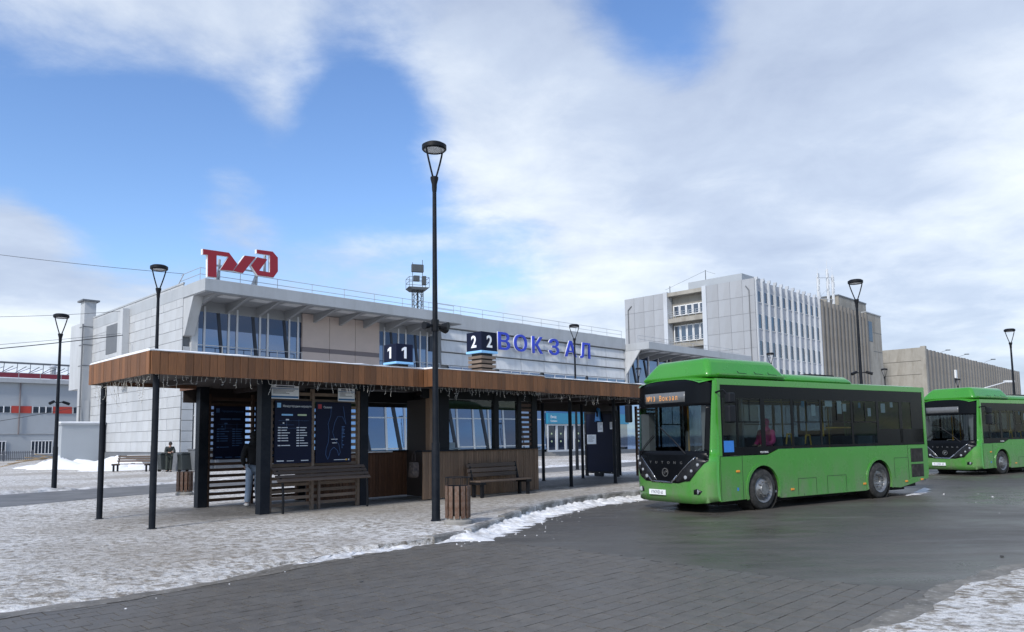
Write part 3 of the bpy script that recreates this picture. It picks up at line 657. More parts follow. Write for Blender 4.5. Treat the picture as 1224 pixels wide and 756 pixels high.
for k in range(9): MB().bx(11.15, 11.61, .75, .80, 1.42+k*.15, 1.51+k*.15).build('slat', 'slat_dark', kb)
for x0, x1, y in ((8.2, 9.97, .79), (10.17, 10.99, .79), (4.9, 8.3, 2.47)): MB().bx(x0, x1, y-.006, y+.006, 1.352, 2.78).build('pane', 'clear', kb)
MB().bx(8.45, 8.75, 1.1, 1.4, 1.36, 1.55).bx(8.3, 8.9, 1.05, 1.1, 1.36, 1.4).build('till', 'white', kb, bevel=.01)
bagr = st_root('shopping_bag', 'patterned cloth bag hanging at the dark kiosk corner', 'bag', 7.12, .95, .62)
mb = MB(); n = 10
for i, (r_, z) in enumerate(((.10, 0), (.17, .03), (.19, .12), (.17, .30), (.15, .40), (.12, .42))):
    for k in range(n):
        a = 2*math.pi*k/n; rr = r_*(1+.16*math.sin(3*a+i*1.3)+.1*math.cos(5*a)); mb.v.append((rr*.65*math.cos(a), rr*math.sin(a), z))
for i in range(5):
    for k in range(n): mb.f.append((i*n+k, i*n+(k+1) % n, (i+1)*n+(k+1) % n, (i+1)*n+k))
mb.build('pouch', 'bag', bagr, smooth=True)
MB().path([(0, -.07, .45), (0, -.06, .62), (.02, 0, .7), (0, .06, .62), (0, .07, .45)], .012, 6).build('handle', 'soffit', bagr)

# ================================================================== slatted screens and boards
def screen(label, s0, s1, t, m, mids, z0=.12, z1=2.92):
    r = st_root('slatted_screen', label, 'screen', s0, t, 0, 'slatted wooden screens under the shelter')
    L_ = s1-s0
    for x in [0]+[q-s0 for q in mids]+[L_]: MB().bx(x-.035, x+.035, -.05, .05, 0, z1).build('frame_post', m, r)
    n = int((z1-z0)/.155); me = None
    for k in range(n):
        z = z0+k*.155
        if me is None: me = MB().bx(-.0, L_, -.015, .015, 0, .075).build('slat', m, r, (0, .03, z)).data
        else: inst('slat', me, r, (0, .03+random.uniform(-.004, .004), z))
    return r
screen('grey brown slatted screen holding two navy boards behind the high lean bench', 2.98, 5.4, 1.06, 'slat', (4.08,))
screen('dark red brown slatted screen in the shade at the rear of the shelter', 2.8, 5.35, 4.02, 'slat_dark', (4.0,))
def bars(parent, name, m, rects, y=-.022):
    mb = MB()
    for x0, x1, z0, z1 in rects: mb.bx(x0, x1, y-.002, y, z0, z1)
    o = mb.build(name, m, parent)
    if len(rects) > 1: o['kind'] = 'stuff'
    return o
def board(label, s0, s1, t, z0, z1, title, kind, icon):
    W, H = s1-s0, z1-z0
    r = st_root('information_board', label, 'notice board', s0, t, z0, 'navy timetable boards')
    MB().bx(0, W, -.02, .02, 0, H).build('panel', 'board', r, bevel=.004)
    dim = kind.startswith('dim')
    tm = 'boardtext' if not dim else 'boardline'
    text('title', title, .072, tm, r, (.20, -.0225, H-.155), 0, .001, .8, False)
    bars(r, 'icon', icon, [(.05, .15, H-.17, H-.06)])
    if kind.endswith('list'):
        rnd = random.Random(len(label)); re = []
        for c0 in (.08, .56*W+.02):
            z = H*.56
            for k in range(9):
                if k > 5 and rnd.random() < .4: z -= .05; continue
                re += [(c0, c0+.07, z, z+.025), (c0+.09, c0+.09+rnd.uniform(.10, .24), z+.003, z+.022)]; z -= .062
        re += [(.06, .24, .05, .075), (W-.28, W-.08, .05, .07), (.32, .5, .052, .066)]
        bars(r, 'printed_rows', tm, re)
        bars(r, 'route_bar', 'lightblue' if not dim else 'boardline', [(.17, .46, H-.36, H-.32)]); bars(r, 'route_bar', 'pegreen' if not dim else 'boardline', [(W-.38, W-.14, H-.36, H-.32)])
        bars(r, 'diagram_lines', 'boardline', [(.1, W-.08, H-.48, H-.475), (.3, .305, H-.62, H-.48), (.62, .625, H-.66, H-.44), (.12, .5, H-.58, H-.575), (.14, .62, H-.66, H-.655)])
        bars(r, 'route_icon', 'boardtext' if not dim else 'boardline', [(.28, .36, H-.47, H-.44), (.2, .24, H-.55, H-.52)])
    else:
        pts = [(.42, H-.1), (.40, H-.35), (.33, H-.55), (.36, H-.75), (.34, H-1.0), (.28, H-1.15), (.27, H-1.3), (.33, H-1.42), (.38, H-1.30), (.40, H-1.2), (.50, H-1.12), (.60, H-1.2), (.64, H-1.33), (.68, H-1.25), (.64, H-1.05), (.52, H-.92), (.46, H-.75), (.52, H-.5), (.60, H-.36), (.74, H-.36), (.84, H-.55), (.80, H-.35), (.76, H-.1)]
        pts = [(x*W/1.0, z) for x, z in pts]; mb = MB()
        for a, b in zip(pts, pts[1:]): mb.tube((a[0], -.022, a[1]), (b[0], -.022, b[1]), .006, .006, 4)
        mb.build('island_outline', 'boardline', r)
        bars(r, 'printed_rows', tm, [(.5*W, .85*W, .06, .075), (.42*W, .6*W, H-.93, H-.915), (.45*W, .58*W, H-1.02, H-1.005)])
        bars(r, 'legend', 'boardline', [(.72*W, .72*W+.012+.09*random.random(), H-.62-.035*k, H-.6-.035*k) for k in range(16)])
        bars(r, 'mark', 'yellow', [(W-.17, W-.12, .05, .085)]); bars(r, 'mark', 'boardtext', [(W-.09, W-.06, .05, .085)])
    return r
board('navy bus route board with light blue icon and two columns of rows', 3.05, 4.02, 1.0, 1.13, 2.62, 'Междугородние маршруты', 'list', 'lightblue')
board('navy board with blue outline map of a long island', 4.14, 5.15, 1.0, 1.11, 2.61, 'Сахалин', 'map', 'red')
board('dim navy timetable board on the rear screen at the left', 2.9, 3.76, 3.96, 1.2, 2.6, 'Городские маршруты', 'dimlist', 'boardline')
board('dim navy board on the rear screen beside the person', 4.05, 4.9, 3.96, 1.2, 2.6, 'Карта', 'dimmap', 'boardline')
def paper(label, s0, s1, t, z0, z1, seed, strip=True, rot=0., name='paper_notice', head=True):
    r = st_root(name, label, 'notice', s0, t, z0, None, rot); W, H = s1-s0, z1-z0; rnd = random.Random(seed)
    MB().bx(0, W, -.004, .004, 0, H).build('sheet', 'paper', r)
    re = [(W*.18, W*.82, H*.84, H*.93)] if head else []
    for k in range(int(4+W*3)):
        z = H*(.72-k*.085)
        if z < H*.3: break
        re.append((W*.08, W*rnd.uniform(.4, .92), z, z+H*.028))
    bars(r, 'print', 'ink', re, -.006)
    if strip: bars(r, 'blue_strip', 'cobalt', [(W*.02, W*.98, H*.07, H*.2)]+([(W*.02, W*.98, H*.72, H*.77)] if head else []), -.008)
    return r
paper('white notice with blue strips at the top of the route board, beside the thick post', 2.93, 3.66, .975, 2.66, 2.985, 1)
paper('small white notice with purple strip over the island map board', 4.75, 5.24, .975, 2.64, 2.965, 2)

# dark notice cabinet near the bus
nb = thing('notice_cabinet', 'black free-standing notice panel near the front of the bus', 'notice board', S(19.6, 5.05), ANG-R(90))
MB().bx(0, 1.72, -.04, .04, .2, 2.62).build('panel', 'board', nb, bevel=.01)
for x in (.05, 1.67): MB().bx(x-.05, x+.05, -.06, .06, -.02, 2.72).build('frame_post', 'black', nb)
MB().bx(.05, 1.67, -.05, .05, 2.62, 2.72).bx(.05, 1.67, -.05, .05, .12, .2).build('frame_rail', 'black', nb)
MB().bx(.5, .9, -.08, .08, -.02, .12).build('foot', 'black', nb)
m = MB()
for x in (.05, 1.67):
    for k in range(5): m.bx(x-.012, x+.012, -.075, -.055, .3+.5*k, .33+.5*k)
for x in (.25, .75, 1.4): m.bx(x-.012, x+.012, -.062, -.05, .145, .17)
m.build('bolt', 'chrome', nb)
def leaf(label, x, z, W, H, seed):
    c, s_ = math.cos(ANG-R(90)), math.sin(ANG-R(90)); p = S(19.6, 5.05); q = thing('leaflet', label, 'leaflet', (p.x+c*x+s_*.048, p.y+s_*x-c*.048, z), ANG-R(90)); rnd = random.Random(seed)
    MB().bx(0, W, -.004, .003, 0, H).build('sheet', 'paper', q); bars(q, 'print', 'ink', [(W*.1, W*rnd.uniform(.5, .9), H*(.85-.12*k), H*(.85-.12*k)+H*.03) for k in range(6)], -.005)
leaf('wide white leaflet low on the left of the black notice panel', .14, 1.35, .48, .40, 1)
leaf('tall white leaflet on the middle of the black notice panel', .72, 1.86, .27, .40, 2)
leaf('small white leaflet on the right of the black notice panel', 1.36, 1.96, .2, .30, 3)
p = S(19.6, 5.05)
bw = thing('wall_dispenser', 'light blue bag hung at the top of the black notice panel', 'bag', (p.x+math.cos(ANG-R(90))*.78+math.sin(ANG-R(90))*.05, p.y+math.sin(ANG-R(90))*.78-math.cos(ANG-R(90))*.05, 2.3), ANG-R(90))
MB().prism([(-.16, -.02), (-.06, .02), (.1, .0), (.17, -.03), (.13, .3), (.10, .55), (.02, .58), (-.08, .55), (-.10, .3)], -.1, 0, 'y').build('bag', 'bagblue', bw, bevel=.03, seg=3)
MB().bx(-.04, .05, -.12, -.1, .2, .42).build('slot', 'board', bw)
screen('brown slatted screen at the right end of the shelter behind the bus', 20.75, 22.3, 3.2, 'slat_dark', ())

# ================================================================== benches and bins
def lean_bench():
    b = st_root('lean_bench', 'high grey plank lean bench on thin black legs below the navy boards', 'bench', 2.98, .62)
    for k in range(4):
        o = MB().bx(-.02, 2.52, -.043, .043, -.016, .016).build('slat', 'bench', b, (0, .03+.09*k, .745+.085*k), bevel=.004); o.rotation_euler.x = R(43)
    for x in (.1, 2.40):
        MB().path([(x, -.02, 0), (x, -.03, .3), (x, .0, .66), (x, .06, .75), (x, .33, 1.01)], .028, 8).build('leg', 'black', b)
    MB().bx(1.22, 1.28, .33, .38, 0, 1.0).build('leg', 'bench', b)
lean_bench()
def bench(label, s, t, rot=0., snow=False, L_=1.75, m='bench', loc=None):
    b = thing('park_bench', label, 'bench', loc if loc else S(s, t), ANG+rot, 'dark slatted park benches')
    for k in range(4): MB().bx(0, L_, k*.115, k*.115+.1, .43, .47).build('seat_slat', m, b, bevel=.006)
    for k in range(3): MB().bx(0, L_*.93, .49+.03*k, .525+.03*k, .56+.135*k, .67+.135*k).build('back_slat', m, b, bevel=.006)
    for x in (.12, L_-.12):
        MB().bx(x-.04, x+.04, .02, .1, -.02, .43).bx(x-.04, x+.04, .36, .44, -.02, .43).bx(x-.1, x+.1, .0, .46, .36, .428).build('leg', 'black', b)
        MB().prism([(.42, .40), (.5, .40), (.62, .95), (.57, .96)], x-.02, x+.02, 'x').build('back_bracket', 'black', b)
    if snow: MB().bx(.5, 1.3, .05, .4, .471, .50).bx(.6, L_*.93, .55, .61, .942, .965).build('snow_cover', 'snow', b, bevel=.012)
bench('dark plank bench standing against the kiosk front', 8.72, .02, 0, False, 2.1)
bench('dark bench with snow on it on the forecourt by the station wall', 0, 0, R(-57), True, 2.45, 'bench', (-23.95, 44.65, 0))
def slat_bin(label, x, y, rz=0., cage=True, base=True):
    b = thing('litter_bin', label, 'litter bin', (x, y, 0), rz, 'round wood slat litter bins')
    if base: MB().lathe([(.001, -.02), (.27, -.02), (.275, .06), (.25, .09), (.22, .1), (.22, .16), (.001, .16)], 20).build('base', 'concrete', b, smooth='auto')
    MB().lathe([(.001, .17), (.2, .17), (.2, .7), (.17, .7), (.17, .3), (.001, .3)], 18).build('liner', 'underbody', b)
    me = None; n = 12
    for k in range(n):
        a = 2*math.pi*k/n
        if me is None: me = MB().bx(-.042, .042, -.012, .012, 0, .62).build('slat', 'binwood', b, (.235*math.cos(a), .235*math.sin(a), .12), a+R(90), bevel=.004).data
        else: inst('slat', me, b, (.235*math.cos(a), .235*math.sin(a), .12), a+R(90))
    MB().lathe([(.205, .68), (.225, .68), (.225, .74), (.205, .74), (.205, .68)], 22).build('hoop', 'black', b)
    if cage:
        m = MB(); q = [(.24*math.cos(2*math.pi*k/20), .24*math.sin(2*math.pi*k/20), .90) for k in range(21)]; m.path(q, .008, 5)
        for k in range(0, 20, 2): m.tube((.225*math.cos(2*math.pi*k/20), .225*math.sin(2*math.pi*k/20), .7), q[k], .006, .006, 5)
        m.build('wire_cage', 'black', b)
slat_bin('weathered wood slat bin with wire rim beside the tall lamp post', -1.10, 14.78)
slat_bin('reddish wood slat bin standing behind the left bay of the shelter', -10.5, 24.0, cage=False)

# ================================================================== people
def skin(name, verts, edges, m, parent, sub=1, extra=None):
    me = bpy.data.meshes.new(name); me.from_pydata([v[0] for v in verts], edges, []); o = bpy.data.objects.new(name, me); COL.objects.link(o)
    sk = o.modifiers.new('skin', 'SKIN'); sk.use_smooth_shade = True
    o.modifiers.new('sub', 'SUBSURF').levels = sub
    for i, v in enumerate(verts):
        d = me.skin_vertices[0].data[i]; r = v[1]; d.radius = (r, r) if isinstance(r, (int, float)) else r
        d.use_root = (len(v) > 2)
    dg = bpy.context.evaluated_depsgraph_get(); dg.update(); me2 = bpy.data.meshes.new_from_object(o.evaluated_get(dg))
    bpy.data.objects.remove(o); bpy.data.meshes.remove(me)
    if extra:
        bm = bmesh.new(); bm.from_mesh(me2); t_ = bpy.data.meshes.new('x'); t_.from_pydata(extra.v, [], extra.f); bm.from_mesh(t_); bm.to_mesh(me2); bm.free()
    me2.materials.clear(); me2.materials.append(MT[m]); me2.name = name
    for p in me2.polygons: p.use_smooth = True
    return inst(name, me2, parent, (0, 0, 0))
def person(label, loc, rz, K, H=1.75, top='hoodie', leg='jeans', shoe='shoe', hair='hair', seated=False, hood=False):
    # K: joint positions for a 1.75 m figure; faces local -y
    p = thing('person', label, 'person', loc, rz); p.scale = (H/1.75,)*3
    J = dict(pel=(0, 0, .95), sp=(0, .01, 1.12), ch=(0, .01, 1.32), nk=(0, .01, 1.49), h0=(0, -.005, 1.57), h1=(0, -.015, 1.66), h2=(0, -.005, 1.72),
             sl=(-.185, .01, 1.42), el=(-.25, .03, 1.14), wl=(-.26, -.06, .90), sr=(.185, .01, 1.42), er=(.25, .03, 1.14), wr=(.26, -.06, .90),
             hl=(-.095, 0, .90), kl=(-.10, -.01, .49), al=(-.10, .03, .09), hr=(.095, 0, .90), kr=(.10, -.01, .49), ar=(.10, .03, .09))
    J.update(K)
    V = {k: Vector(v) for k, v in J.items()}
    names = list(V); rad = dict(pel=.13, sp=.115, ch=.13, nk=.055, h0=.07, h1=.09, h2=.07, sl=.06, sr=.06, el=.042, er=.042, wl=.028, wr=.028, hl=.085, hr=.085, kl=.055, kr=.055, al=.04, ar=.04)
    verts = [[V[k], rad[k]] for k in names]; verts[0].append(True)
    ix = {k: i for i, k in enumerate(names)}
    E = [('pel', 'sp'), ('sp', 'ch'), ('ch', 'nk'), ('nk', 'h0'), ('h0', 'h1'), ('h1', 'h2'), ('ch', 'sl'), ('sl', 'el'), ('el', 'wl'), ('ch', 'sr'), ('sr', 'er'), ('er', 'wr'), ('pel', 'hl'), ('hl', 'kl'), ('kl', 'al'), ('pel', 'hr'), ('hr', 'kr'), ('kr', 'ar')]
    edges = [(ix[a], ix[b]) for a, b in E]
    for s_ in 'lr':                                  # hands: palm and five fingers; feet
        wv, ev = V['w'+s_], V['e'+s_]; d = (wv-ev).normalized(); side = Vector((0, -1, 0)) if abs(d.y) < .8 else Vector((1 if s_ == 'l' else -1, 0, 0))
        side = (side-d*side.dot(d)).normalized(); nrm = d.cross(side)
        i0 = len(verts); verts.append([wv+d*.07, (.022, .036)]); edges.append((ix['w'+s_], i0))
        for k, (o_, l) in enumerate(((-.03, .065), (-.01, .08), (.01, .075), (.03, .058))):
            a = len(verts); q = wv+d*.085+side*o_; verts.append([q, .0095]); q2 = q+d*l*.55+nrm*.008; verts.append([q2, .0085]); verts.append([q2+d*l*.35+nrm*.03, .007])
            edges += [(i0, a), (a, a+1), (a+1, a+2)]
        a = len(verts); q = wv+d*.035+side*.035; verts += [[q, .011], [q+side*.03+d*.025, .010], [q+side*.038+d*.055, .008]]; edges += [(i0, a), (a, a+1), (a+1, a+2)]
        f = len(verts); av = V['a'+s_]; verts += [[av+Vector((0, -.05, -.05)), .038], [av+Vector((0, -.16, -.062)), .026]]; edges += [(ix['a'+s_], f), (f, f+1)]
    ex = MB(); h = V['h1']; fw = Vector((0, -1, 0))
    ex.lathe([(.001, .03), (.012, 0), (.001, -.02)], 6, 'z', tuple(h+fw*.098+Vector((0, 0, -.02))))
    for sx in (-1, 1): ex.lathe([(.001, .03), (.018, .0), (.001, -.03)], 6, 'z', tuple(h+Vector((sx*.09, .01, -.01))))
    skin('body', verts, edges, 'skin', p, 1, ex)
    fc = MB()
    for sx in (-1, 1): fc.lathe([(.001, .009), (.011, 0), (.001, -.009)], 6, 'z', tuple(h+fw*.086+Vector((sx*.033, 0, .012))))
    fc.bx(h.x-.024, h.x+.024, h.y-.092, h.y-.083, h.z-.064, h.z-.057); fc.build('eyes_and_mouth', 'hair', p)
    up = lambda k, r: [V[k], r]
    tv = [[V['pel'].lerp(V['sp'], -.75), (.17, .145), True], up('sp', (.165, .135)), up('ch', (.18, .145)), [V['ch'].lerp(V['nk'], .8), .085], up('sl', .088), up('el', .07), [V['wl'].lerp(V['el'], .08), .05], up('sr', .088), up('er', .07), [V['wr'].lerp(V['er'], .08), .05]]
    skin('jacket', tv, [(0, 1), (1, 2), (2, 3), (2, 4), (4, 5), (5, 6), (2, 7), (7, 8), (8, 9)], top, p)
    lv = [[V['pel'], (.16, .135), True], up('hl', .105), up('kl', .082), [V['al']+Vector((0, 0, -.02)), .078], up('hr', .105), up('kr', .082), [V['ar']+Vector((0, 0, -.02)), .078]]
    skin('trousers', lv, [(0, 1), (1, 2), (2, 3), (0, 4), (4, 5), (5, 6)], leg, p)
    for s_ in 'lr':
        av = V['a'+s_]; skin('shoe', [[av+Vector((0, .05, -.045)), (.05, .043), True], [av+Vector((0, -.05, -.045)), (.052, .042)], [av+Vector((0, -.17, -.058)), (.046, .03)]], [(0, 1), (1, 2)], shoe, p)
    c = V['h1']+Vector((0, .022, .03)); hb = MB(); hb.lathe([(.001, .095), (.05, .085), (.085, .05), (.1, .0), (.095, -.06), (.07, -.10)]+([(.10, -.16), (.14, -.24)] if hood else []), 14, 'z', tuple(c))
    hb.build('hood' if hood else 'hair', top if hood else hair, p, smooth=True)
    return p
person('person in black hoodie, pale blue jeans and white trainers facing the dim rear boards', S(3.62, 3.15), ANG+R(170),
       dict(wl=(-.17, -.14, .95), wr=(.17, -.14, .95), el=(-.27, .05, 1.14), er=(.27, .05, 1.14), kl=(-.11, -.03, .49), al=(-.12, .02, .09), ar=(.13, -.03, .09)), 1.9, hood=True)
person('person in dark coat bending over the bins by the station wall', (-19.75, 43.0, 0), R(35),
       dict(ch=(0, -.12, 1.29), nk=(0, -.2, 1.43), h0=(0, -.25, 1.50), h1=(0, -.29, 1.58), h2=(0, -.30, 1.64), sl=(-.185, -.13, 1.37), sr=(.185, -.13, 1.37), el=(-.25, -.22, 1.1), er=(.25, -.22, 1.1), wl=(-.1, -.42, 1.1), wr=(.1, -.42, 1.12)), 1.78, 'coat', 'trousers', 'underbody')
def wheelie(label, x, y, rz):
    d = thing('waste_bin', label, 'waste bin', (x, y, 0), rz, 'dark waste bins by the station wall')
    MB().prism([(-.30, .12), (.30, .12), (.36, 1.0), (-.36, 1.0)], -.34, .34, 'y').build('body', 'binplastic', d, bevel=.03)
    MB().prism([(-.38, 1.005), (.38, 1.005), (.34, 1.07), (-.3, 1.09)], -.37, .37, 'y').build('lid', 'binplastic', d, bevel=.015)
    for sx in (-.22, .22): MB().lathe([(.001, -.03), (.1, -.03), (.1, .03), (.001, .03)], 12, 'y', (sx, .3, .09)).build('wheel', 'rubber', d)
wheelie('dark plastic waste bin left of the person in the dark coat', -20.3, 43.7, R(40))
wheelie('dark plastic waste bin right of the person in the dark coat', -18.9, 43.2, R(44))
dk = thing('waste_container', 'large grey metal waste container against the station plinth', 'waste container', (-17.9, 43.4, 0), ANG)
MB().prism([(-.6, .1), (.6, .1), (.75, 1.25), (-.75, 1.25)], -.5, .5, 'y').build('body', 'plinth', dk, bevel=.02)
MB().bx(-.8, .8, -.55, .55, 1.252, 1.3).build('rim', 'plinth', dk)
for x in (-.4, 0, .4): MB().bx(x-.03, x+.03, -.62, -.56, .15, 1.24).build('rib', 'plinth', dk)

# ================================================================== station building
sb = st_root('station_building', 'long pale grey railway station with dark glazing and overhanging roof slabs', 'station')
MB().bx(12.45, 82, 30.5, 49, -.1, 11.05).build('core_wall', 'joint', sb)
# left wing wall (faces the left): panel rows
def grid_panels(parent, name, m, fixed, axis, a0, a1, z0, z1, da, dz, th=.05, gap=.03, skip=None, stagger=False, facing=-1):
    nz = max(1, round((z1-z0)/dz)); hz = (z1-z0)/nz; na = max(1, round((a1-a0)/da)); wa = (a1-a0)/na; me = None
    for j in range(nz):
        sh_ = wa/2 if (stagger and j % 2) else 0
        k0 = 0
        for i in range(na+(1 if sh_ else 0)):
            b0 = max(a0, a0+i*wa-sh_); b1 = min(a1, a0+(i+1)*wa-sh_)
            if b1-b0 < .1: continue
            zc, ac = z0+(j+.5)*hz, (b0+b1)/2
            if skip and skip(ac, zc): continue
            full = abs((b1-b0)-wa) < 1e-4
            loc = (ac, fixed, zc) if axis == 'x' else (fixed, ac, zc)
            o_ = random.uniform(-.006, .006)
            loc = (loc[0], loc[1]+o_, zc) if axis == 'x' else (loc[0]+o_, loc[1], zc)
            sz = b1-b0-gap
            def mk():
                h = (hz-gap)/2
                return MB().bx(-sz/2, sz/2, -th/2, th/2, -h, h) if axis == 'x' else MB().bx(-th/2, th/2, -sz/2, sz/2, -h, h)
            if full:
                if me is None: me = mk().build(name, m, parent, loc).data
                else: inst(name, me, parent, loc)
            else: mk().build(name, m, parent, loc)
grid_panels(sb, 'wall_panel', 'panel', 12.42, 'y', 30.35, 48.9, 1.08, 11.3, 2.05, .66, gap=.025, stagger=True)
MB().bx(12.30, 12.44, 30.3, 49, -.1, 1.06).bx(12.44, 13.2, 30.24, 30.4, -.1, 1.06).build('plinth', 'plinth', sb)
MB().bx(12.365, 12.44, 41.55, 44.3, 8.2, 10.3).build('recess_louvre', 'plinth', sb)
MB().bx(12.36, 12.46, 30.3, 49, 11.31, 11.42).build('parapet_cap', 'slab', sb)
MB().bx(11.93, 12.38, 39.5, 40.5, 5.6, 11.0).build('pier', 'panel', sb)
# chimney flue at the far end of the wing
MB().bx(11.75, 12.55, 47.5, 48.5, 3.3, 12.6).prism([(11.75, 5.0), (12.3, 5.0), (12.3, 2.2), (12.1, 2.2)], 47.45, 48.45, 'y').build('flue', 'panel', sb)
MB().bx(11.55, 12.75, 47.3, 48.7, 12.6, 12.72).build('flue_cap', 'plinth', sb)
MB().bx(11.72, 12.6, 47.47, 48.53, 10.6, 10.66).bx(11.72, 12.6, 47.47, 48.53, 9.2, 9.26).bx(11.72, 12.6, 47.47, 48.53, 7.6, 7.66).build('flue_band', 'joint', sb)
MB().bx(11.8, 12.55, 48.6, 51.0, 5.9, 11.0).build('end_bay', 'panel', sb)
MB().tube((11.65, 47.4, 2.5), (11.65, 47.4, 10.8), .06, .06, 6).build('drainpipe', 'plinth', sb)
# facade: corner return, glazing, beige panels
grid_panels(sb, 'wall_panel', 'panel', 30.32, 'x', 12.46, 13.15, 1.08, 7.5, .7, .66)
def volume(x0, x1, fin):
    # projecting roof slab with soffit, brackets, panels, slanted end fin
    MB().bx(x0, x1, 27.2, 49.0, 10.45, 11.18).build('roof_slab', 'slab', sb, bevel=.02)
    MB().bx(x0+.05, x1-.05, 27.26, 30.4, 10.40, 10.447).build('soffit', 'soff_grey', sb)
    n = int((x1-x0)/2.15)
    for k in range(n+1):
        x = x0+.75+k*(x1-x0-1.5)/n
        MB().prism([(27.35, 10.397), (30.45, 10.397), (30.45, 9.75), (29.7, 9.9)], x-.09, x+.09, 'x').build('bracket', 'soff_grey', sb)
        if k < n: MB().bx(x+.45, x+(x1-x0-1.5)/n-.45, 27.55, 28.35, 10.36, 10.398).build('soffit_panel', 'soff_panel', sb)
    if fin: MB().prism([(28.3, 10.44), (30.46, 10.44), (30.46, 7.8), (30.15, 8.0), (29.95, 8.25)], x0+.02, x0+.16, 'x').build('end_fin', 'panel', sb)
    else: MB().prism([(28.9, 10.44), (30.46, 10.44), (30.46, 8.1), (30.15, 8.15)], x0+.06, x0+.66, 'x').build('end_fin', 'panel', sb)
volume(12.38, 32.3, False)
MB().bx(13.1, 32.4, 30.42, 30.52, 5.9, 10.42).build('upper_glazing', 'fglass', sb)
MB().bx(13.1, 32.4, 30.39, 30.415, 8.7, 9.75).build('painted_reflection_strip', 'fglass_dark', sb)  # dark strip laid over the glass to imitate a reflection along its top
MB().bx(13.1, 32.4, 30.38, 30.44, 9.75, 10.42).build('glazing_head', 'soff_grey', sb)
MB().bx(13.1, 57.4, 30.2, 30.48, 5.2, 6.6).build('floor_band', 'slab', sb)
MB().bx(12.9, 13.3, 30.2, 30.48, 6.6, 10.4).build('corner_post', 'panel', sb)
for x in (13.75, 15.3, 15.85, 17.4, 17.95, 19.5, 20.15, 27.3, 28.6, 29.3, 30.7, 31.4, 32.3): MB().bx(x-.06, x+.06, 30.34, 30.5, 6.6, 10.1).build('mullion', 'mullion', sb)
for x in (14.6, 16.9, 19.1, 27.9, 30.2): MB().prism([(x+.25, 6.6), (x+.45, 6.6), (x+.1, 9.75), (x-.1, 9.75)], 30.36, 30.418, 'y').build('slanted_column', 'darkbar', sb)
MB().bx(31.6, 32.3, 30.32, 30.36, 8.6, 9.8).build('dark_panel', 'darkbar', sb)
for k in range(3):
    x0 = 20.42+k*2.12
    MB().bx(x0, x0+2.09, 30.22, 30.5, 8.06, 10.36).bx(x0, x0+2.09, 30.22, 30.5, 6.62, 7.74).build('beige_panel', 'beige', sb)
    MB().bx(x0, x0+2.09, 30.24, 30.5, 7.75, 8.05).build('brown_band', 'brownband', sb)
m = MB()
for xs in ((13.1, 14.7, 16.6, 18.4, 20.2), (27, 28.8, 30.6, 32.3)):
    m = MB()
    for z in (7.15, 7.6): m.tube((xs[0], 29.9, z), (xs[-1], 29.9, z), .025)
    for x in xs: m.tube((x, 29.9, 6.6), (x, 29.9, 7.6), .025)
    m.build('balcony_rail', 'rail', sb)
# lower glazing
MB().bx(13.2, 57.4, 30.40, 30.46, .6, 5.2).build('lower_lining', 'joint', sb)
gk = {7: 'fglass', 10: 'fglass_mid', 11: 'fglass_mid', 12: 'fglass', 13: 'fglass_mid', 14: 'fglass', 15: 'fglass_shop', 16: 'fglass_mid', 17: 'fglass', 0: 'fglass', 3: 'fglass_mid'}
for k in range(18):
    x0 = 13.3+1.75*k; MB().prism([(30.02, .6), (30.36, 5.2), (30.39, 5.2), (30.39, .6)], x0, x0+1.74, 'x').build('lower_pane', gk.get(k, 'fglass_low'), sb)  # leaned back to mirror higher sky; tones per bay imitate reflections
for x0, x1 in ((44.82, 45.05), (51.6, 54.4), (54.45, 57.4)): MB().bx(x0, x1, 30.1, 30.39, .6, 5.2).build('lower_pane', 'fglass_mid', sb)
for x in [13.3+1.75*k for k in range(18)]: MB().prism([(29.93, .62), (30.27, 5.18), (30.45, 5.18), (30.45, .62)], x-.07, x+.07, 'x').build('mullion', 'mullion', sb)
for z in (1.0, 3.3): MB().bx(13.2, 44.8, 30.0+.074*z-.04, 30.43, z-.05, z+.05).build('transom', 'mullion', sb)
for x in (15.5, 19., 22.5, 25.2, 28., 30.6, 33.5, 37):
    o = MB().prism([(x+.45, .05), (x+.75, .05), (x+.0, 4.5), (x-.3, 4.5)], -.03, .0, 'y').build('slanted_column', 'darkbar', sb, (0, 30.0, .6)); o.rotation_euler.x = -math.atan(.34/4.6)
MB().bx(13.2, 44.5, 30.1, 30.5, -.1, .6).build('plinth', 'plinth', sb)
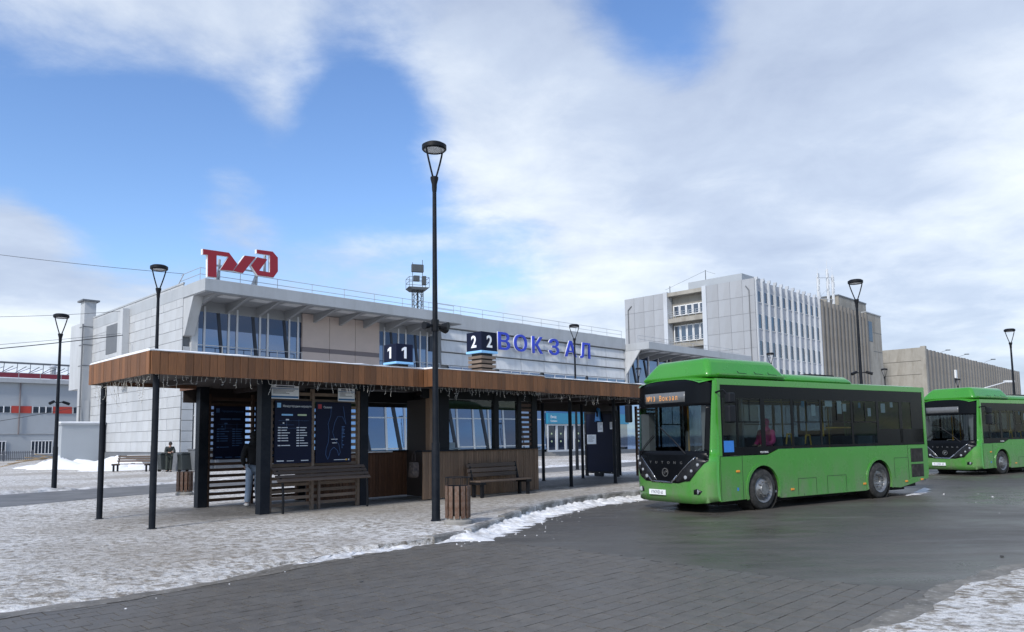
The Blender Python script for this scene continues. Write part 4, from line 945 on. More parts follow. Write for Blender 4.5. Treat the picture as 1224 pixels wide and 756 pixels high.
# middle facade: tilted cladding bands
def tilted(x0, x1, z0, z1):
    n = 8; wv = (x1-x0)/n; me = None
    for k in range(n):
        loc = (x0+wv*(k+.5), 30.3, z0)
        if me is None: me = MB().prism([(-.02, z1-z0), (.12, z1-z0), (.12, 0), (-.16, 0), (-.16, .06)], -wv/2+.012, wv/2-.012, 'x').build('cladding_panel', 'panel_white', sb, loc).data
        else: inst('cladding_panel', me, sb, loc)
tilted(32.7, 57.4, 9.66, 10.52); tilted(32.7, 57.4, 8.66, 9.56); tilted(32.7, 57.4, 7.58, 8.56)
MB().bx(32.3, 57.5, 30.08, 30.5, 10.62, 11.78).build('parapet', 'slab', sb, bevel=.02)
MB().bx(32.4, 32.7, 30.2, 30.5, 6.6, 10.6).bx(32.7, 57.4, 30.36, 30.5, 6.6, 10.62).build('facade_backing', 'joint', sb)
for x0, x1 in ((33.5, 38.6), (39.2, 44.3), (44.95, 50.85), (51.35, 57.3)):
    f = MB().bx(x0, x1, 30.2, 30.4, 6.6, 7.5).build('window_band', 'fglass', sb)
    MB().bx(x0-.06, x1+.06, 30.15, 30.22, 7.46, 7.54).bx(*[(x0+x1)/2-.03, (x0+x1)/2+.03], 30.15, 30.22, 6.6, 7.46).bx(x0+1.4, x0+1.46, 30.15, 30.22, 6.6, 7.46).bx(x1-1.46, x1-1.4, 30.15, 30.22, 6.6, 7.46).build('frame', 'mullion', f)
# entrance
MB().bx(44.5, 58, 29.0, 30.3, -.1, .36).bx(44.5, 58, 28.6, 29.0, -.1, .24).bx(44.5, 58, 28.2, 28.6, -.1, .12).build('steps', 'plinth', sb)
MB().bx(45.0, 57.4, 29.9, 30.35, 2.9, 3.9).build('signage_band', 'teal', sb); MB().bx(45.0, 57.4, 30.02, 30.35, 3.92, 5.3).build('blue_header', 'cobalt', sb)
MB().bx(47.6, 48.3, 29.95, 30.018, 4.1, 5.2).build('beige_pillar', 'beige', sb)
text('entrance_lettering', 'Вход', .34, 'white', sb, (45.35, 29.89, 3.42), 0, .003, 1, False); text('entrance_lettering', 'Entrance', .26, 'white', sb, (45.35, 29.89, 3.08), 0, .003, 1, False); text('entrance_lettering', '11', .55, 'white', sb, (47.9, 29.89, 3.2), 0, .003, .9, False)
for k in range(5):
    x0 = 45.1+k*1.28
    d = MB().bx(x0, x0+.12, 30.05, 30.3, .36, 2.88).bx(x0+1.14, x0+1.26, 30.05, 30.3, .36, 2.88).bx(x0+.12, x0+1.14, 30.05, 30.3, 2.74, 2.88).bx(x0+.12, x0+1.14, 30.05, 30.3, .36, .52).build('door', 'mullion', sb)
    MB().bx(x0+.12, x0+1.14, 30.15, 30.18, .52, 2.74).build('pane', 'fglass_dark', d)
    for z in (1.3, 2.0): MB().tube((x0+.63, 30.12, z), (x0+.63, 30.149, z), .09, .09, 10).build('yellow_dot', 'pegreen', d)
volume(57.5, 79.4, True)
MB().bx(57.7, 79, 30.42, 30.5, 6.6, 10.4).build('upper_glazing', 'fglass', sb)
for x in (58.3, 60.1, 62.0, 63.9, 65.6): MB().bx(x-.07, x+.07, 30.3, 30.48, 6.6, 10.3).build('mullion', 'mullion', sb)
for x in (59., 61.2): MB().prism([(x+.7, 6.6), (x+.95, 6.6), (x+.1, 9.75), (x-.1, 9.75)], 30.34, 30.418, 'y').build('slanted_column', 'darkbar', sb)
MB().bx(66.3, 79, 30.2, 30.5, 6.6, 10.38).build('beige_panel', 'beige', sb)
MB().bx(57.45, 57.75, 30.1, 30.48, 5.2, 10.4).build('corner_post', 'panel', sb)
MB().bx(57.5, 80, 30.2, 30.5, .3, 6.55).build('lower_glazing', 'fglass_low', sb)
# roof rails
m = MB()
for x0, x1, y, z in ((12.5, 32.3, 28.2, 11.18), (32.6, 57.4, 30.5, 11.78), (57.6, 79, 28.6, 11.18)):
    for dz in (.42, .8): m.tube((x0, y, z+dz), (x1, y, z+dz), .02, .02, 5)
    n = int((x1-x0)/2.4)
    for k in range(n+1): m.tube((x0+(x1-x0)*k/n, y, z-.02), (x0+(x1-x0)*k/n, y, z+.8), .02, .02, 5)
for y0, y1 in ((28.2, 31),):
    for dz in (.42, .8): m.tube((12.5, y0, 11.18+dz), (12.5, y1, 11.18+dz), .02, .02, 5)
m.tube((12.4, 31.3, 11.3), (12.5, 30.6, 12.0), .03)
m.build('roof_rail', 'rail', sb)
for x, wv in ((36.2, 2.6), (43.4, 2.4), (54.5, 1.3)): MB().bx(x, x+wv, 32.5, 34, 11.0, 12.35).build('roof_unit', 'rail', sb, bevel=.03)
# annex box with snow cap in front of the wing
ax = st_root('annex', 'low grey block with snow-capped flat top against the station wing', 'outbuilding', 9.53, 43.55)
MB().bx(0, 2.8, 0, 1.1, -.1, 3.1).build('wall', 'hall', ax); MB().bx(-.12, 2.8, -.12, 1.2, 3.122, 3.26).build('roof_snow', 'snow', ax, bevel=.05)
MB().bx(-.08, 2.8, -.08, 1.15, 3.02, 3.118).build('cap', 'slab', ax)
# wall letters
ls = st_root('station_letters', 'blue channel letters spelling ВОКЗАЛ on the station facade', 'sign', 0, 30.0, 0)
for ch, x0, x1 in (('В', 38.75, 40.12), ('О', 40.7, 42.28), ('К', 43.02, 44.35), ('З', 45.27, 46.62), ('А', 47.5, 49.12), ('Л', 49.75, 51.22)):
    me = text_mesh(ch, 2.14, .07, 1, False, .012); xs = [v.co.x for v in me.vertices]; zs = [v.co.z for v in me.vertices]
    sx = (x1-x0)/(max(xs)-min(xs)); zz = 1.52/(max(zs)-min(zs)); z0 = min(zs); mx_ = min(xs)
    mw = me.copy()
    for v in me.vertices: v.co = ((v.co.x-mx_)*sx, v.co.y, (v.co.z-z0)*zz)
    me.materials.clear(); me.materials.append(MT['blue_sign']); o = inst('letter', me, ls, (x0, -.18, 9.22))
    for v in mw.vertices: v.co = ((v.co.x-mx_)*sx*1.05-.03, v.co.y*.5, (v.co.z-z0)*zz*1.04-.03)
    mw.materials.clear(); mw.materials.append(MT['white']); inst('letter_back', mw, o, (-.03, .08, 0))
# roof logo
lg = st_root('roof_sign', 'large red three-part railway emblem sign on white posts on the station roof', 'sign', 0, 27.9, 0)
A_ = [(12.51, 13.04), (14.08, 13.08), (14.61, 12.48), (14.34, 12.01), (13.56, 11.95), (14.06, 12.83), (13.32, 12.81), (13.35, 11.46), (12.83, 11.44), (12.8, 12.74), (12.52, 12.71)]
B_ = [(15.08, 13.07), (15.8, 13.11), (14.98, 11.96), (14.38, 12.01)]
C_ = [(15.9, 13.11), (16.56, 13.07), (16.04, 12.28), (16.75, 12.27), (16.74, 13.37), (15.87, 13.34), (15.86, 13.58), (16.92, 13.63), (17.27, 13.31), (17.29, 12.42), (17.0, 11.99), (15.95, 11.97), (15.5, 12.52)]
for pl in (A_, B_, C_):
    o = MB().prism(pl, -.03, .0, 'y').build('emblem_face', 'red', lg); cx = sum(p[0] for p in pl)/len(pl); cz = sum(p[1] for p in pl)/len(pl)
    MB().prism([(cx+(x-cx)*1.025-.01, cz+(z-cz)*1.03-.0) for x, z in pl], .004, .22, 'y').build('emblem_case', 'white', o)
for a, b in (((13.72, .55, 11.18), (13.72, .5, 12.7)), ((13.45, .5, 11.18), (13.72, .45, 12.1)), ((16.08, .5, 11.18), (16.08, .4, 12.3)), ((15.75, .45, 11.18), (16.08, .4, 12.1)), ((16.6, .4, 12.0), (16.6, .4, 13.4))): MB().tube(a, b, .09, .09, 8).build('strut', 'rail', lg)
MB().bx(12.9, 17.0, .25, .33, 12.2, 12.3).build('crossbar', 'rail', lg)
# floodlight mast behind the station
tw = thing('floodlight_mast', 'distant lattice floodlight mast with platform behind the station roof', 'mast', (-8.9, 70, 0), R(20)); tw.scale = (.8, .8, 1)
H0 = 16.0; m = MB(); q = [(-.55, -.55), (.55, -.55), (.55, .55), (-.55, .55)]
for a in q: m.tube((a[0], a[1], 0), (a[0], a[1], H0), .05, .05, 5)
for k in range(10, 17):
    z = H0*k/17
    for i in range(4):
        a, b = q[i], q[(i+1) % 4]; m.tube((*a, z), (*b, z+H0/17), .03, .03, 4); m.tube((*b, z), (*a, z+H0/17), .03, .03, 4)
m.tube((0, 0, 8), (0, 0, H0), .12, .12, 6); m.build('lattice', 'tower', tw)
MB().prism([(-1.25, H0), (1.25, H0), (.8, H0-.25), (-.8, H0-.25)], -1.0, 1.0, 'y').build('platform', 'tower', tw)
m = MB()
for sx in (-1.2, 1.2):
    for sy in (-.95, .95): m.tube((sx, sy, H0), (sx, sy, H0+.95), .03, .03, 4)
for z in (.5, .95):
    m.path([(-1.2, -.95, H0+z), (1.2, -.95, H0+z), (1.2, .95, H0+z), (-1.2, .95, H0+z), (-1.2, -.95, H0+z)], .025, 4)
m.tube((-.6, 0, H0), (-.6, 0, H0+2.5), .04, .04, 4).tube((.6, 0, H0), (.6, 0, H0+2.8), .04, .04, 4); m.build('guard_rail', 'tower', tw)
MB().bx(-.75, .7, -.3, .1, H0+1.55, H0+2.3).build('floodlight_bank', 'tower', tw, bevel=.05); MB().bx(.55, 1.0, -.3, .2, H0+.4, H0+1.2).bx(-.5, .2, -.3, .2, H0+.7, H0+1.2).build('cabinet', 'tower', tw)

# ================================================================== office block and neighbours
ob = st_root('office_building', 'grey panelled office block with white vertical ribs and recessed balconies', 'office building')
MB().bx(96.6, 118.2, 34.5, 57, -.1, 24.1).bx(95.06, 96.6, 34.5, 41.9, -.1, 24.1).bx(95.06, 96.6, 49.4, 57, -.1, 24.1).build('core_wall', 'joint', ob)
grid_panels(ob, 'wall_panel', 'off_panel', 95.03, 'y', 34.05, 41.85, 6.5, 24.3, 1.95, 2.5, th=.12, gap=.035)
grid_panels(ob, 'wall_panel', 'off_panel', 95.03, 'y', 49.45, 57.0, 6.5, 24.3, 1.9, 2.5, th=.12, gap=.035)
MB().bx(94.85, 96.4, 41.86, 42.55, 6, 24.35).bx(94.85, 96.4, 48.75, 49.44, 6, 24.35).build('pilaster', 'off_rib', ob)
for z0, z1 in ((23.6, 24.2), (19.35, 20.0), (15.3, 15.9)): MB().bx(95.0, 96.5, 42.56, 48.74, z0, z1).build('balcony_floor', 'con_beige', ob)
MB().bx(96.45, 96.62, 42.56, 48.74, 6, 23.6).build('bay_wall', 'con_beige', ob)
for z0, z1, n in ((20.55, 22.2, 5), (16.4, 19.0, 5)):
    for k in range(n):
        y0 = 42.75+k*1.16; f = MB().bx(96.3, 96.42, y0, y0+1.1, z0, z1).build('window', 'win', ob)
        MB().bx(96.24, 96.299, y0, y0+.13, z0, z1).bx(96.24, 96.299, y0+.97, y0+1.1, z0, z1).bx(96.24, 96.299, y0+.13, y0+.97, z0, z0+.13).bx(96.24, 96.299, y0+.13, y0+.97, z1-.13, z1).build('frame', 'white', f)
for zb in (15.9, 20.0):
    m = MB()
    for dz in (.35, .7, 1.05): m.tube((95.1, 42.6, zb+dz), (95.1, 48.7, zb+dz), .035, .035, 4)
    for k in range(6): m.tube((95.1, 42.65+k*1.2, zb), (95.1, 42.65+k*1.2, zb+1.05), .035, .035, 4)
    m.build('balcony_rail', 'rail', ob)
MB().bx(95, 118.2, 34.2, 34.5, -.1, 24.05).build('facade_wall', 'off_wall', ob)
nr = 11
for k in range(nr+1):
    x = 95.35+k*(117.9-95.35)/nr; MB().prism([(33.7, 24.45), (34.2, 24.45), (34.2, 6), (33.88, 6), (33.88, 23.9), (33.7, 24.1)], x-.15, x+.15, 'x').build('rib', 'off_rib', ob)
    if k < nr:
        for z0, z1 in ((20.9, 22.5), (17.0, 19.1), (13.1, 15.2), (9.3, 11.4)):
            f = MB().bx(x+.62, x+1.7, 34.14, 34.19, z0, z1).build('window', 'win', ob)
            MB().bx(x+.57, x+.62, 34.1, 34.199, z0-.06, z1+.06).bx(x+1.7, x+1.75, 34.1, 34.199, z0-.06, z1+.06).bx(x+.62, x+1.7, 34.1, 34.199, z0-.06, z0).build('frame', 'white', f)
MB().bx(95.5, 103, 36.2, 45.2, 24.1, 25.4).build('roof_house', 'hall', ob)
MB().path([(94.9, 34.9, 6), (94.9, 34.9, 22.6), (94.9, 35.4, 23.3)], .07, 5).path([(94.9, 56.3, 6), (94.9, 56.3, 22.4), (94.9, 55.6, 23.0)], .09, 5).build('drainpipe', 'plinth', ob)
m = MB().tube((95.6, 42.2, 24.2), (95.6, 42.2, 26.9), .07, .05, 5).tube((95.6, 48.6, 24.2), (95.6, 48.6, 25.4), .06, .05, 5).tube((95.6, 42.2, 26.8), (95.6, 49.5, 24.9), .02, .02, 4).tube((95.6, 42.2, 26.8), (95.6, 40.5, 26.0), .02, .02, 4); m.build('roof_aerial', 'tower', ob)
bb = st_root('ribbed_building', 'brown grey concrete building with close vertical fins beside the office', 'building')
MB().bx(118.3, 139.2, 34.6, 52, -.1, 23.4).build('wall', 'fin_back', bb)
n = 12; me = None
for k in range(n+1):
    x = 118.7+k*(138.9-118.7)/n
    if me is None: me = MB().prism([(-.42, 34.6), (-.28, 33.7), (.28, 33.7), (.42, 34.6)], 3, 23.85, 'z').build('fin', 'fin', bb, (x, 0, 0)).data
    else: inst('fin', me, bb, (x, 0, random.uniform(-.1, .1)))
MB().bx(139.2, 147, 34.0, 48, -.1, 24.1).build('stair_tower', 'con_beige', bb); MB().bx(140.2, 142.0, 33.96, 34.03, 18.8, 22.6).build('window', 'win', bb)
for z in (17.0, 20.6): MB().bx(142.3, 147.05, 33.97, 34.03, z, z+.08).build('panel_joint', 'joint', bb)
MB().bx(139.1, 147.2, 33.9, 48, 24.11, 24.3).build('parapet_cap', 'slab', bb)
MB().bx(129.5, 143, 35.2, 46, 23.4, 26.2).build('roof_house', 'con_beige', bb); MB().bx(129.4, 143.1, 35.1, 46.1, 26.21, 26.45).build('roof_house_cap', 'plinth', bb)
MB().bx(147.1, 152, 36, 46, -.1, 21.0).build('lower_wing', 'con_beige', bb)
an = st_root('antenna_mast', 'white cluster of aerial masts on the brown ribbed building roof', 'antenna', 122.4, 36, 23.4)
for x, h in ((.3, 6.3), (4.6, 8.4), (6.9, 7.6)):
    m = MB(); m.tube((x, 0, 0), (x, 0, h-1), .26, .24, 6).tube((x, 0, h-1), (x, 0, h+.6), .04, .03, 4)
    for k in range(4): m.bx(x-.32, x+.32, -.2, -.05, h*.3+k*1.1, h*.3+k*1.1+.8) if k % 2 else m.bx(x+.18, x+.42, -.2, .1, h*.3+k*1.1, h*.3+k*1.1+.9)
    m.build('mast', 'antenna', an)
m = MB(); m.tube((.3, 0, 5.2), (6.9, 0, 6.2), .07, .07, 4).tube((.3, 0, 1.6), (6.9, 0, 2.2), .07, .07, 4).tube((.3, 0, 1.6), (4.6, 0, 4.), .05, .05, 4).build('crossbar', 'antenna', an)
lb = st_root('low_block', 'long low concrete block with close vertical fins at the far right', 'building')
MB().bx(158.5, 247, 30.5, 40, -.1, 18.3).build('wall', 'fin_back', lb)
n = 34; me = None
for k in range(n):
    x = 160.3+k*2.58
    if me is None: me = MB().prism([(-.8, 30.5), (-.55, 29.75), (.55, 29.75), (.8, 30.5)], 2, 18.4, 'z').build('fin', 'fin', lb, (x, 0, 0)).data
    else: inst('fin', me, lb, (x, 0, random.uniform(-.06, .06)))
grid_panels(lb, 'wall_panel', 'con_beige', 158.45, 'y', 29.8, 40, 2.4, 18.7, 10.2, 2.7, th=.2, gap=.08)
MB().bx(158.3, 159.3, 29.6, 30.5, 0, 18.9).build('corner_pier', 'con_beige', lb)
MB().bx(179, 180.2, 29.5, 29.79, 13.4, 15.2).build('wall_box', 'white', lb)
def cobra(x, y, h, lab, d=1):
    r = thing('street_light', lab, 'street light', (x, y, 0), 0, 'curved arm street lights')
    MB().tube((0, 0, 0), (0, 0, h-1), .12, .09, 6).build('pole', 'rail', r); MB().path([(0, 0, h-1), (1.2*d, 0, h-.4), (2.6*d, 0, h)], .07, 5).build('arm', 'rail', r); MB().bx(min(2.3*d, 3.4*d), max(2.3*d, 3.4*d), -.2, .2, h-.06, h+.16).build('lamp_head', 'tower', r)
cobra(115, 200, 23.6, 'leftmost street light arm showing over the low ribbed block'); cobra(120, 200, 22.4, 'middle street light arm showing over the low ribbed block'); cobra(127, 200, 20.9, 'rightmost street light arm showing over the low ribbed block')
fp = thing('leaning_pole', 'thin pale pole slanting over the roof of the second bus', 'pole', (46.5, 76, 0))
MB().tube((0, 0, 0), (0, 0, 5.6), .05, .05, 5).tube((0, 0, 5.6), (4.2, 0, 6.7), .06, .05, 5).build('shaft', 'antenna', fp); MB().bx(3.8, 4.8, -.15, .15, 6.6, 6.8).build('lamp_head', 'antenna', fp)

# ================================================================== hall on the left
hl = st_root('depot_hall', 'pale grey industrial hall with red panels and snowy truss roof at far left', 'hall')
MB().bx(-30, 40, 78, 100, -.1, 8.4).build('wall', 'hall', hl)
MB().prism([(77.6, 8.42), (100, 11.8), (100, 8.42)], -30, 40, 'x').build('roof', 'snow', hl)
MB().bx(-30, 40, 77.5, 77.95, 8.3, 8.75).build('eaves', 'slab', hl)
MB().bx(-30, 40, 79.6, 79.9, 9.0, 9.5).build('roof_beam', 'darkred', hl)
MB().bx(-30, 40, 81.9, 82.1, 10.7, 10.9).build('roof_beam', 'plinth', hl)
m = MB()
for k in range(22):
    x = 3+k*1.25; m.tube((x, 79.9, 9.4), (x+.5, 82, 10.8), .05, .05, 4); m.tube((x, 79.9, 9.5), (x+1.25, 79.9, 10.1), .04, .04, 4); m.tube((x, 80.4, 9.6), (x+1.0, 80.4, 10.3), .05, .05, 4)
m.build('roof_truss', 'tower', hl)
m = MB(); m.tube((-10, 77.7, 9.35), (30, 77.7, 9.35), .03, .03, 4)
for k in range(14): m.tube((4+k*2, 77.7, 8.7), (4+k*2, 77.7, 9.35), .03, .03, 4)
m.build('eaves_rail', 'rail', hl)
for k in range(-1, 4):
    x = 9.68+k*3.88
    MB().bx(x+3.88-.02, x+3.88+1.80, 77.9, 77.99, 5.08, 5.82).build('red_panel', 'hallred', hl)
    for j in range(3):
        f = MB().bx(x+1.95+j*.63, x+2.48+j*.63, 77.93, 77.99, 5.14, 5.75).build('window', 'win', hl); MB().bx(x+1.89+j*.63, x+1.949+j*.63, 77.9, 77.98, 5.08, 5.81).bx(x+2.481+j*.63, x+2.52+j*.63, 77.9, 77.98, 5.08, 5.81).build('frame', 'white', f)
for x0 in (11.2, 15.5, 19.8):
    f = MB().bx(x0, x0+1.95, 77.93, 77.99, .75, 2.05).build('window', 'win', hl); mm = MB()
    for j in range(7): mm.bx(x0+j*.325-.03, x0+j*.325+.03, 77.88, 77.925, .7, 2.1)
    mm.bx(x0-.08, x0+2.03, 77.88, 77.925, 2.06, 2.14).bx(x0-.08, x0+2.03, 77.88, 77.925, .66, .74).build('frame', 'white', f)
for x in (14.25, 8.5, 20.3): MB().tube((x, 77.85, 2.8), (x, 77.85, 8.4), .07, .07, 6).build('drainpipe', 'brownband', hl)
MB().bx(-30, 40, 77.92, 77.995, 2.82, 2.9).build('wall_joint', 'slab', hl)
MB().tube((17.8, 80.2, 9), (17.8, 80.2, 10.3), .3, .3, 10).tube((17.8, 80.2, 10.3), (17.8, 80.2, 10.6), .45, .2, 10).build('roof_vent', 'rail', hl)
fn = st_root('picket_fence', 'grey metal picket fence before the hall at far left', 'fence', 5, 76.6)
m = MB()
for k in range(62): m.bx(k*.17, k*.17+.075, -.02, .02, .1, 1.05)
tag(m.build('picket', 'fence', fn), None, None, None, 'stuff')
for z in (.25, .85): MB().bx(0, 10.6, .022, .06, z, z+.05).build('rail', 'fence', fn)
for k in range(5): MB().bx(k*2.6-.05, k*2.6+.05, .0, .1, -.05, 1.15).build('fence_post', 'fence', fn)
# snow heap with boards
def heap(label, cx, cy, rx, ry, h, seed, rz):
    rnd = random.Random(seed); vs = []; fs = []; nr_, na = 9, 28
    lob = [(rnd.uniform(0, 6.28), rnd.uniform(.05, .16), k) for k in (2, 3, 5)]
    for i in range(nr_+1):
        for k in range(na):
            a = 2*math.pi*k/na; r = i/nr_; q = 1+sum(am*math.sin(kk*a+ph) for ph, am, kk in lob)
            z = h*(1-r**1.6)*(1+.35*math.sin(2*a+seed))*(.9+.2*rnd.random()); vs.append((rx*r*q*math.cos(a), ry*r*q*math.sin(a), z if i < nr_ else -.05))
    for i in range(nr_):
        for k in range(na): fs.append((i*na+k, (i+1)*na+k, (i+1)*na+(k+1) % na, i*na+(k+1) % na))
    o = MB().add(vs, fs).build('snow_heap', 'snow', None, (cx, cy, 0), rz, smooth=True); return tag(o, label, 'snow heap', 'shovelled snow heaps')
heap('large white snow heap in front of the annex', -26.6, 50.3, 4.3, 2.0, .62, 3, R(-20)); heap('snow heap with old boards left of the annex', -31.5, 52.5, 3.6, 2.0, .7, 5, R(-10)); heap('low snow heap on the forecourt right of the annex', -24.4, 47.5, 2.6, 1.4, .3, 8, R(30))
pb = thing('board_pile', 'loose raw boards lying on the snow heap left of the annex', 'timber', (-33, 51.2, .45), R(10))
for k in range(5): o = MB().bx(-1.4, 1.4, -.09, .09, -.03, .03).build('plank', 'oldwood', pb, (k*.45-.4, k*.12, .1+.06*k), R(15+k*9)); o.rotation_euler.y = R(-14+6*k)
db = thing('debris_pile', 'small heap of brown debris on the snow at far left', 'debris', (-35.5, 49.5, 0))
for k in range(9): MB().bx(-.3, .3, -.1, .1, -.04, .05).build('scrap', 'oldwood', db, (random.uniform(-.9, .9), random.uniform(-.3, .3), .08+random.uniform(0, .1)), random.uniform(0, 3))
# overhead cables
def cable(label, p0, p1, sag, r, n=24):
    p0, p1 = Vector(p0), Vector(p1); pts = [p0.lerp(p1, k/n)-Vector((0, 0, sag*4*(k/n)*(1-k/n))) for k in range(n+1)]
    tag(MB().path(pts, r, 4).build('cable', 'cable'), label, 'cable', 'overhead cables at the left')
cable('thin cable running from upper left to the station roof rail', (-42, 40, 14.4), tuple(S(12.5, 30.6, 12.0)), .3, .016)
cable('thin cable crossing behind the flue of the station wing', (-48, 45, 10.5), tuple(S(12.3, 39.9, 10.9)), .6, .016)
cable('thick sagging cable ending on the wing wall pier', (-34, 26, 4.3), tuple(S(11.7, 38.7, 9.0)), .3, .035)
cable('low cable reaching the corner of the annex', (-45, 45, 2.2), tuple(S(10.4, 42.6, 4.3)), .5, .022)
cable('thin second cable beside the thick one on the wing wall', (-34, 26, 4.6), tuple(S(11.7, 39.0, 9.15)), .25, .015)

# ================================================================== buses
BW = 2.5
XF = -1.47
def fx(y, z, off=0.):
    c = max(-1, min(1, (y-BW/2)/(BW/2))); e = max(0., 1-abs(c)**3.6)**.5
    rake = .10*max(0, z-1.2)/1.8 - .03*math.sin(max(0, min(1, (z-.25)/1.1))*math.pi)
    return XF-.42*e+rake-off
def front_patch(name, poly, m, parent, off=0., th=.012, smooth=True):
    me = bpy.data.meshes.new(name); bm = bmesh.new(); bm.faces.new([bm.verts.new((p[0], 0, p[1])) for p in poly])
    ys = [0, .012, .03, .06, .1, .15, .21, .28, .36, .46, .58, .72, .88, 1.05, 1.25]; ys = ys+[BW-y for y in ys[:-1]]
    for y in ys: bmesh.ops.bisect_plane(bm, geom=bm.verts[:]+bm.edges[:]+bm.faces[:], plane_co=(y, 0, 0), plane_no=(1, 0, 0))
    for z in [.4+.15*k for k in range(18)]: bmesh.ops.bisect_plane(bm, geom=bm.verts[:]+bm.edges[:]+bm.faces[:], plane_co=(0, 0, z), plane_no=(0, 0, 1))
    for v in bm.verts:
        y, z = v.co.x, v.co.z; v.co = (fx(y, z, off), y, z)
    bmesh.ops.recalc_face_normals(bm, faces=bm.faces)
    if sum(f.normal.x for f in bm.faces) > 0: bmesh.ops.reverse_faces(bm, faces=bm.faces)
    bm.to_mesh(me); bm.free(); me.materials.append(MT[m]); o = link(name, me, parent, smooth=False)
    for p in me.polygons: p.use_smooth = smooth
    if th: sdm = o.modifiers.new('solid', 'SOLIDIFY'); sdm.thickness = th; sdm.offset = -1
    return o
def arc(cx, cz, r, a0, a1, n): return [(cx+r*math.cos(R(a0+(a1-a0)*k/n)), cz+r*math.sin(R(a0+(a1-a0)*k/n))) for k in range(n+1)]
def make_bus(label, loc, rz, plate, led, second=False):
    b = thing('city_bus', label, 'bus', loc, rz, 'green city buses at the stop')
    XR, WB = 7.25, 4.76; ZB, ZW, ZWT, ZR = .26, 1.40, 2.90, 3.06
    # lower sides with wheel arches (visible side y=0, far side y=BW)
    prof = [(XF, ZB)]+arc(0, .47, .56, 200, -20, 16)+[(.6, .24)]+[(WB-.62, .24)]+arc(WB, .47, .56, 200, -20, 16)+[(5.75, .24), (7.18, .44), (XR, .6), (XR, 1.40), (.62, 1.40), (.2, 1.27), (XF, 1.27)]
    for y0, y1 in ((0, .045), (BW-.045, BW)): MB().prism(prof, y0, y1, 'y').build('side_panel', 'green', b)
    for y0, y1 in ((-.012, .0), (BW, BW+.012)):
        for cx in (0, WB):
            q = arc(cx, .47, .56, 200, -20, 18); q2 = arc(cx, .47, .63, -20, 200, 18); MB().prism(q+q2, y0-.006, y1+.004, 'y').build('arch_trim', 'green', b)
    # upper frame, pillars, roof
    for y0, y1 in ((0.0, .06), (BW-.06, BW)):
        MB().bx(XF-.0, XR, y0, y1, ZWT, ZR-.02).bx(XR-.12, XR, y0, y1, 1.40, ZWT).bx(XF, XF+.1, y0, y1, 1.27, ZWT).build('roof_rail', 'green', b)
    n = 10; vs = []; xs = [XF-.30, XF-.1, XF+.2, 2, 5, XR-.2, XR]
    for i, x in enumerate(xs):
        for k in range(n+1):
            a = math.pi*k/n; cy = -math.cos(a); e = abs(cy)
            y = BW/2+cy*BW/2; ze = ZR-.045+.12*(1-e**3.5); ze -= (.07 if i == 0 else .015 if i == 1 else .05 if i == 6 else 0)
            if i == 0: y = BW/2+cy*BW/2*.80
            if i == 1: y = BW/2+cy*BW/2*.955
            vs.append((x, y, ze))
    MB().add(vs, [(i*(n+1)+k, (i+1)*(n+1)+k, (i+1)*(n+1)+k+1, i*(n+1)+k+1) for i in range(len(xs)-1) for k in range(n)]).build('roof', 'green', b, smooth=True)
    # roof pods
    def pod(x0, x1, z1, y0, y1, tf, tb, ty=.28):
        z0 = ZR+.02; mb = MB().add([(x0, y0, z0), (x1, y0, z0), (x1, y1, z0), (x0, y1, z0), (x0+tf, y0+ty*.45, z1), (x1-tb, y0+ty*.45, z1), (x1-tb, y1-ty, z1), (x0+tf, y1-ty, z1)], [(0,3,2,1),(4,5,6,7),(0,1,5,4),(1,2,6,5),(2,3,7,6),(3,0,4,7)])
        return mb.build('roof_pod', 'green', b, bevel=.13, seg=5, smooth='auto')
    pod(-1.62, 1.32, 3.56, .10, 2.42, .20, .42, .5); pod(1.2, 4.25, 3.27, .2, 2.3, .1, .3)
    MB().bx(-1.3, 1.1, .06, .12, 3.14, 3.17).build('pod_flange', 'green', b)
    m = MB(); 
    for x in (-.6, -.0, .5): m.path([(x, .14, 3.25), (x+.03, .12, 3.2), (x+.3, .11, 3.19)], .008, 4)
    m.build('pod_latch', 'underbody', b)['kind'] = 'stuff'
    MB().bx(3.0, 4.2, .8, 1.6, 3.2, 3.36).build('roof_hatch', 'underbody', b, bevel=.03)
    # rear
    MB().bx(XR-.05, XR, .05, BW-.05, .5, ZR-.03).build('rear_panel', 'green', b)
    MB().bx(XR-.001, XR+.02, .3, BW-.3, 1.6, 2.8).build('rear_window', 'busblack', b)
    # side glazing
    for s_, y0 in ((1, 0), (-1, BW)):
        gl = [(XF+.11, 1.285), (.18, 1.285), (.6, 1.412), (XR-.13, 1.412), (XR-.13, ZWT-.004), (XF+.11, ZWT-.004)]
        MB().prism(gl, y0+s_*.012, y0+s_*.018, 'y').build('side_glass', 'busglass', b)
        # opaque black surround: top band, sill, pillars
        m = MB(); ya, yb = sorted((y0+s_*.006, y0+s_*.011))
        m.bx(XF+.11, XR-.13, ya, yb, 2.60, ZWT-.006)
        m.prism([(XF+.11, 1.287), (.18, 1.287), (.6, 1.415), (XR-.13, 1.415), (XR-.13, 1.47), (XF+.11, 1.47)], ya, yb, 'y')
        for x0, x1 in ((XF+.11, XF+.16), (-.86, -.79), (.0, .16), (1.13, 1.23), (2.28, 2.36), (3.62, 3.72), (4.78, 4.9), (5.9, 6.05), (6.5, 7.11)): m.bx(x0, x1, ya, yb, 1.47, 2.6)
        m.bx(4.9, 7.11, ya, yb, 1.47, 1.85)
        m.build('window_surround', 'busblack', b)
        m = MB(); ya, yb = sorted((y0+s_*-.002, y0+s_*.005))
